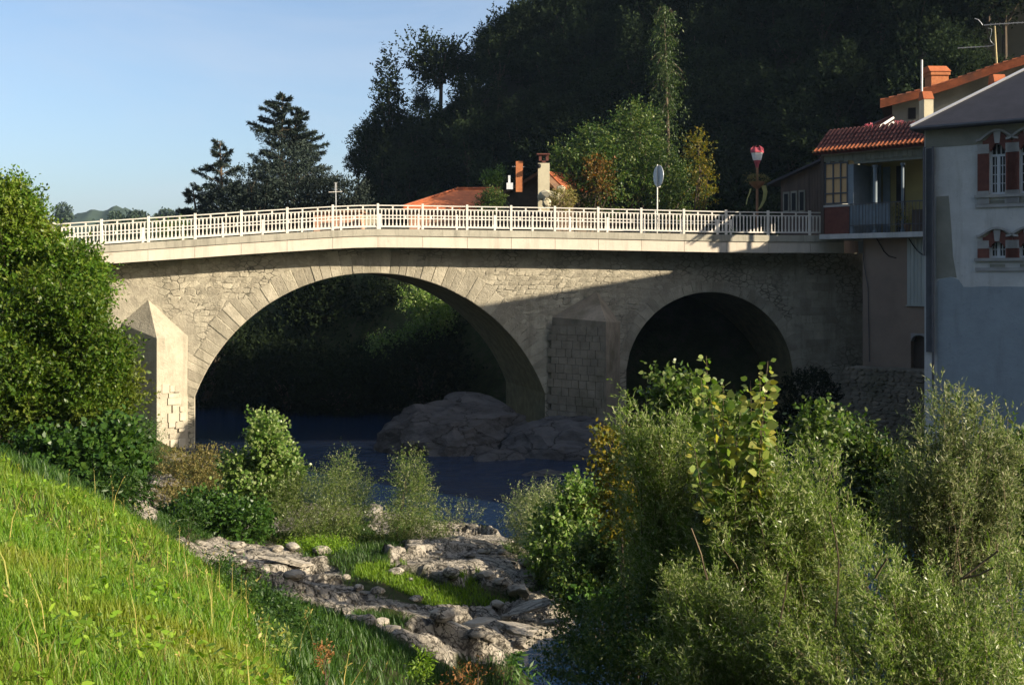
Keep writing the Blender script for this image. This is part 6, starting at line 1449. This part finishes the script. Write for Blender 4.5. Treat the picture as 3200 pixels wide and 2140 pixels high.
def meadow(X, Y, Z):
    q = np.stack([X, Y, X*0], 1); return inpoly(CX+X/Y*F+fbm(q*1.1, 3, 91)*130*7/np.maximum(Y, 5), HY+(EYE-Z)/Y*F-25+fbm(q*1.1, 3, 93)*40, MEADOW)
rg = np.random.default_rng(3)
n = 1000000; X = rg.uniform(-11, 1.5, n); Y = rg.uniform(4.2, 24, n)
den = 1/(1+(Y/7.0)**2); keep = (rg.random(n) < den*1.0) & (np.abs(X/Y) < .50)
X, Y = X[keep], Y[keep]; Z = ground_z(X, Y); rk = rockmask(X, Y, Z); keep = (Z > 2.0+rg.uniform(-1.0, .6, len(X))) & (rk < .5) & meadow(X, Y, Z)
X, Y, Z = X[keep], Y[keep], Z[keep]
clump = fbm(np.stack([X*1.3, Y*1.3, X*0], 1), 3, 8); H = rg.uniform(.05, .175, len(X))*(1+.6*clump)*(1+.25*sstep(9, 18, Y)); W = rg.uniform(.003, .006, len(X))*(1+Y/9)
V, Fc = blades(X, Y, H, W, .55, rg, Z)
print('grass', len(X))
make('meadow_grass', V, Fc, L_grass, kind='stuff')
# longer straw stalks
n = 150; X = rg.uniform(-6, -.8, n); Y = rg.uniform(5, 17, n); Z = ground_z(X, Y); k_ = (Z > 3.8) & (np.abs(X/Y) < .47); X, Y, Z = X[k_], Y[k_], Z[k_]
V, Fc = blades(X, Y, rg.uniform(.28, .6, len(X)), rg.uniform(.004, .007, len(X))*(1+Y/20), .5, rg, Z); TP = V.reshape(-1, 5, 3)[:, 4]; BD = TP-V.reshape(-1, 5, 3)[:, 2]
k8 = 9; tt = rg.uniform(-.45, .02, (len(TP), k8)); P8 = TP[:, None]+BD[:, None]*tt[..., None]; D8 = np.repeat(unit(BD), k8, 0)*.8+rg.normal(size=(len(TP)*k8, 3))*.35
V2, F2 = leaves(P8.reshape(-1, 3), D8, rg.uniform(.012, .03, len(TP)*k8), .35, rg)
nv = len(V); V = np.concatenate([V, V2]); Fc = [list(map(int, q_)) for q_ in Fc]+[[int(i_)+nv for i_ in q_] for q_ in F2]
make('straw_stalks', V, Fc, L_straw, kind='stuff')
# broad leaves of meadow weeds between the blades
n = 15000; X = rg.uniform(-7, .4, n); Y = 4.8+13*rg.random(n)**1.3; Z = ground_z(X, Y); q_ = np.stack([X, Y, X*0], 1)
k_ = (np.abs(X/Y) < .48) & meadow(X, Y, Z) & (fbm(q_*1.4, 3, 47) > .12); X, Y, Z = X[k_], Y[k_], Z[k_]; g_ = rg.uniform(0, 6.28, len(X))
V, Fc = leaves(np.stack([X, Y, Z+rg.uniform(.02, .15, len(X))], 1), np.stack([np.cos(g_), np.sin(g_), rg.uniform(-.2, .7, len(X))], 1), rg.uniform(.03, .075, len(X)), .5, rg, 1.2, True)
make('meadow_weeds', V, Fc, L_patch, kind='stuff')
n = 26000; X = rg.uniform(-8, .5, n); Y = 4.6+14*rg.random(n)**1.6; Z = ground_z(X, Y); k_ = (np.abs(X/Y) < .48) & meadow(X, Y, Z) & (fbm(np.stack([X, Y, X*0], 1)*.7, 3, 15) > .02); X, Y, Z = X[k_], Y[k_], Z[k_]
V, Fc = blades(X, Y, rg.uniform(.04, .16, len(X)), rg.uniform(.003, .006, len(X))*(1+Y/9), 1.6, rg, Z); make('dead_grass', V, Fc, L_straw, kind='stuff')
# bank grass, dark leaf colour standing in for shade; ground cover between the rocks
n = 340000; X = rg.uniform(-10, 2, n); Y = rg.uniform(6, 34, n); Z = ground_z(X, Y, False); px = CX+X/Y*F; py = HY+(EYE-Z)/Y*F
jx, jy = fbm(np.stack([X, Y, X*0], 1)*.8, 2, 61)*40, fbm(np.stack([X, Y, X*0], 1)*.8, 2, 63)*16
green = np.zeros(n, bool)
for P_ in ([(1110,1770),(1230,1760),(1290,1800),(1380,1830),(1500,1800),(1530,1850),(1590,1890),(1560,1905),(1430,1890),(1340,1900),(1290,1870),(1200,1830),(1100,1800)],):
    green |= inpoly(px+jx, py+jy, P_)
Xg, Yg = X[green], Y[green]; Zg = ground_z(Xg, Yg)
V, Fc = blades(Xg, Yg, rg.uniform(.05, .17, len(Xg)), rg.uniform(.012, .022, len(Xg)), .6, rg, Zg); make('ground_cover', V, Fc, L_patch, kind='stuff'); print('cover', len(Xg))
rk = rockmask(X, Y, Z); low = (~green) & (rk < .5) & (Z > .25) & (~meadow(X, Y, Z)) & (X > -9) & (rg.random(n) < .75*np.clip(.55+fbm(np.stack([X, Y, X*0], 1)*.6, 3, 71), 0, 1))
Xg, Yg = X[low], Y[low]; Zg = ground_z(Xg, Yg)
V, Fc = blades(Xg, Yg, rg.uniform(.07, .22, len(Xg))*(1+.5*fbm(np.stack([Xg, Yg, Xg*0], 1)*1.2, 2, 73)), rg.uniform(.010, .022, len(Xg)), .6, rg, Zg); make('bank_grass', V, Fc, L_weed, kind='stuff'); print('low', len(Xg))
# weeds one can pick out
def weed(name, label, cat, px, py, Y, lumps, m, seed, n_sh, k, slen, L, wr, **kw):
    b = at(px, py, Y); b[2] = gz(b[0], b[1]); return plant(name, label, cat, b, lumps, m, seed, n_sh, k, slen, L, wr, nst=5, r0=.008, spread=.06, **kw)
weed('weed', 'bushy tuft of bright weeds before the willow bush', 'weeds', 1000, 1760, 27.5, [lump(1010,1735,90,34,27.5),lump(930,1735,50,26,27.5)], L_patch, 301, 900, 6, .3, .09, .2, up=1.4)
weed('weed', 'tall green weeds on the crest of the meadow', 'weeds', 590, 1690, 14.5, [lump(590,1640,36,60,14.5)], L_weed, 302, 150, 7, .25, .07, .22, up=1.2)
weed('weed', 'dark weed clump below the crest of the meadow', 'weeds', 760, 1850, 13.5, [lump(760,1860,70,50,13.5),lump(690,1800,60,40,14)], L_weed, 303, 380, 7, .22, .06, .3, up=1.0)
weed('weed', 'leafy weeds on the shaded bank beside the front outcrop', 'weeds', 880, 1940, 12.5, [lump(880,1960,80,60,12.5),lump(960,2010,60,50,12),lump(820,1900,60,40,13)], L_weed, 304, 420, 7, .24, .06, .35, up=1.0)
weed('weed', 'rust red dock plant on the shaded bank', 'weeds', 1015, 2090, 8.6, [lump(1012,2055,12,38,8.6)], L_rust, 305, 34, 6, .10, .035, .35, up=1.0)
weed('weed', 'single spiky bright green weed at the bottom edge', 'weeds', 1325, 2150, 8.2, [lump(1325,2090,16,55,8.2),lump(1300,2120,22,24,8.2)], L_patch, 306, 50, 6, .09, .045, .3, up=1.2)
weed('weed', 'dry orange brown weeds at the bottom edge', 'weeds', 1440, 2150, 8.0, [lump(1430,2125,46,20,8.0),lump(1490,2105,26,18,8.0)], L_rust, 307, 40, 6, .16, .038, .3, up=.9, droop=.5)
weed('fern', 'drooping pale green fern frond at the bottom edge', 'fern', 1580, 2150, 8.3, [lump(1590,2085,50,16,8.3)], L_weed, 308, 34, 8, .20, .06, .25, up=.1, droop=.7)
weed('weed', 'yellow green leafed weeds on the bank left of the rust red dock', 'weeds', 860, 2060, 8.8, [lump(850,2010,50,34,8.8),lump(800,1960,24,30,9.2)], L_poplar, 309, 46, 5, .12, .05, .5, up=.8)
# flower pots and plants on the veranda
pl_ = thing('potted_plant', WV.P(fa(2815), VZ, -.45), 'withered brown plant hanging over a tub on the veranda', 'potted plant')
MB().lathe(WV.P(fa(2815), VZ, -.45), [(.16, .002), (.22, .35), (.24, .38)], 10).build('tub', M_pole, pl_)
V, Fc = sprays(np.random.default_rng(5), [(WV.P(fa(2815), VZ+.75, -.4), np.array([.42, .3, .42])), (WV.P(fa(2795), VZ+.95, -.4), np.array([.2, .2, .3]))], 160, 7, .25, .09, .4, droop=.4); make('crown', V, Fc, L_brown, pl_)
bx = MB(); WV.box(bx, fa(2843), fa(2876), VZ, VZ+.95, -.6, -.2); o = bx.build('wooden_crate', M_wood); props(o, 'brown wooden crate stack at the right end of the veranda', 'crate')
for (x, y, Yv, lab) in ((2714, 412, 52.4, 'pink flowers above the veranda roof, left of the white handrail'), (2812, 402, 53.0, 'pink flowers above the veranda roof, right of the white handrail')):
    p = at(x, y+14, Yv); t = thing('flower_pot', p, lab, 'flower pot'); MB().lathe(p, [(.10, -.2), (.15, .10), (.16, .13)], 8).build('pot', M_tile, t)
    V, Fc = sprays(np.random.default_rng(x), [(p+np.array([0, 0, .28]), np.array([.22, .2, .2]))], 60, 6, .16, .08, .7); make('flowers', V, Fc, L_pink, t)
for px in ((2355),):
    pass
p = b0+np.array([0, 0, at(0, 560, b0[1])[2]-b0[2]])
V, Fc = sprays(np.random.default_rng(8), [(p+np.array([0, 0, .0]), np.array([.55, .4, .22])), (p+np.array([-.3, 0, .1]), np.array([.35, .3, .15]))], 110, 7, .22, .10, .35, droop=.3); make('foliage', V, Fc, L_brown, hbk)
p = WF.P(WF.uv(2290, 725)[0], topz(WF.uv(2290, 725)[0])-RAILH+.05, -.3)
t = thing('weed', p, 'dark little weed growing in the kerb under the railing', 'weeds'); V, Fc = sprays(np.random.default_rng(4), [(p+np.array([0, 0, .06]), np.array([.32, .15, .14]))], 70, 6, .16, .06, .35); make('leaves', V, Fc, L_dark, t)

# ------------------------------------------------------------------ the air of the valley
hm = bpy.data.materials.new('valley_air'); hm.use_nodes = True; hN = hm.node_tree.nodes; hN.clear()
ho_ = hN.new('ShaderNodeOutputMaterial'); pv = hN.new('ShaderNodeVolumePrincipled'); pv.inputs['Color'].default_value = (.50, .72, 1.0, 1); pv.inputs['Density'].default_value = .00011; pv.inputs['Anisotropy'].default_value = .1
hm.node_tree.links.new(pv.outputs[0], ho_.inputs['Volume'])
MB().box(-2600, 2600, -800, 4200, -2.3, 112).build('haze', hm, None, kind='stuff')
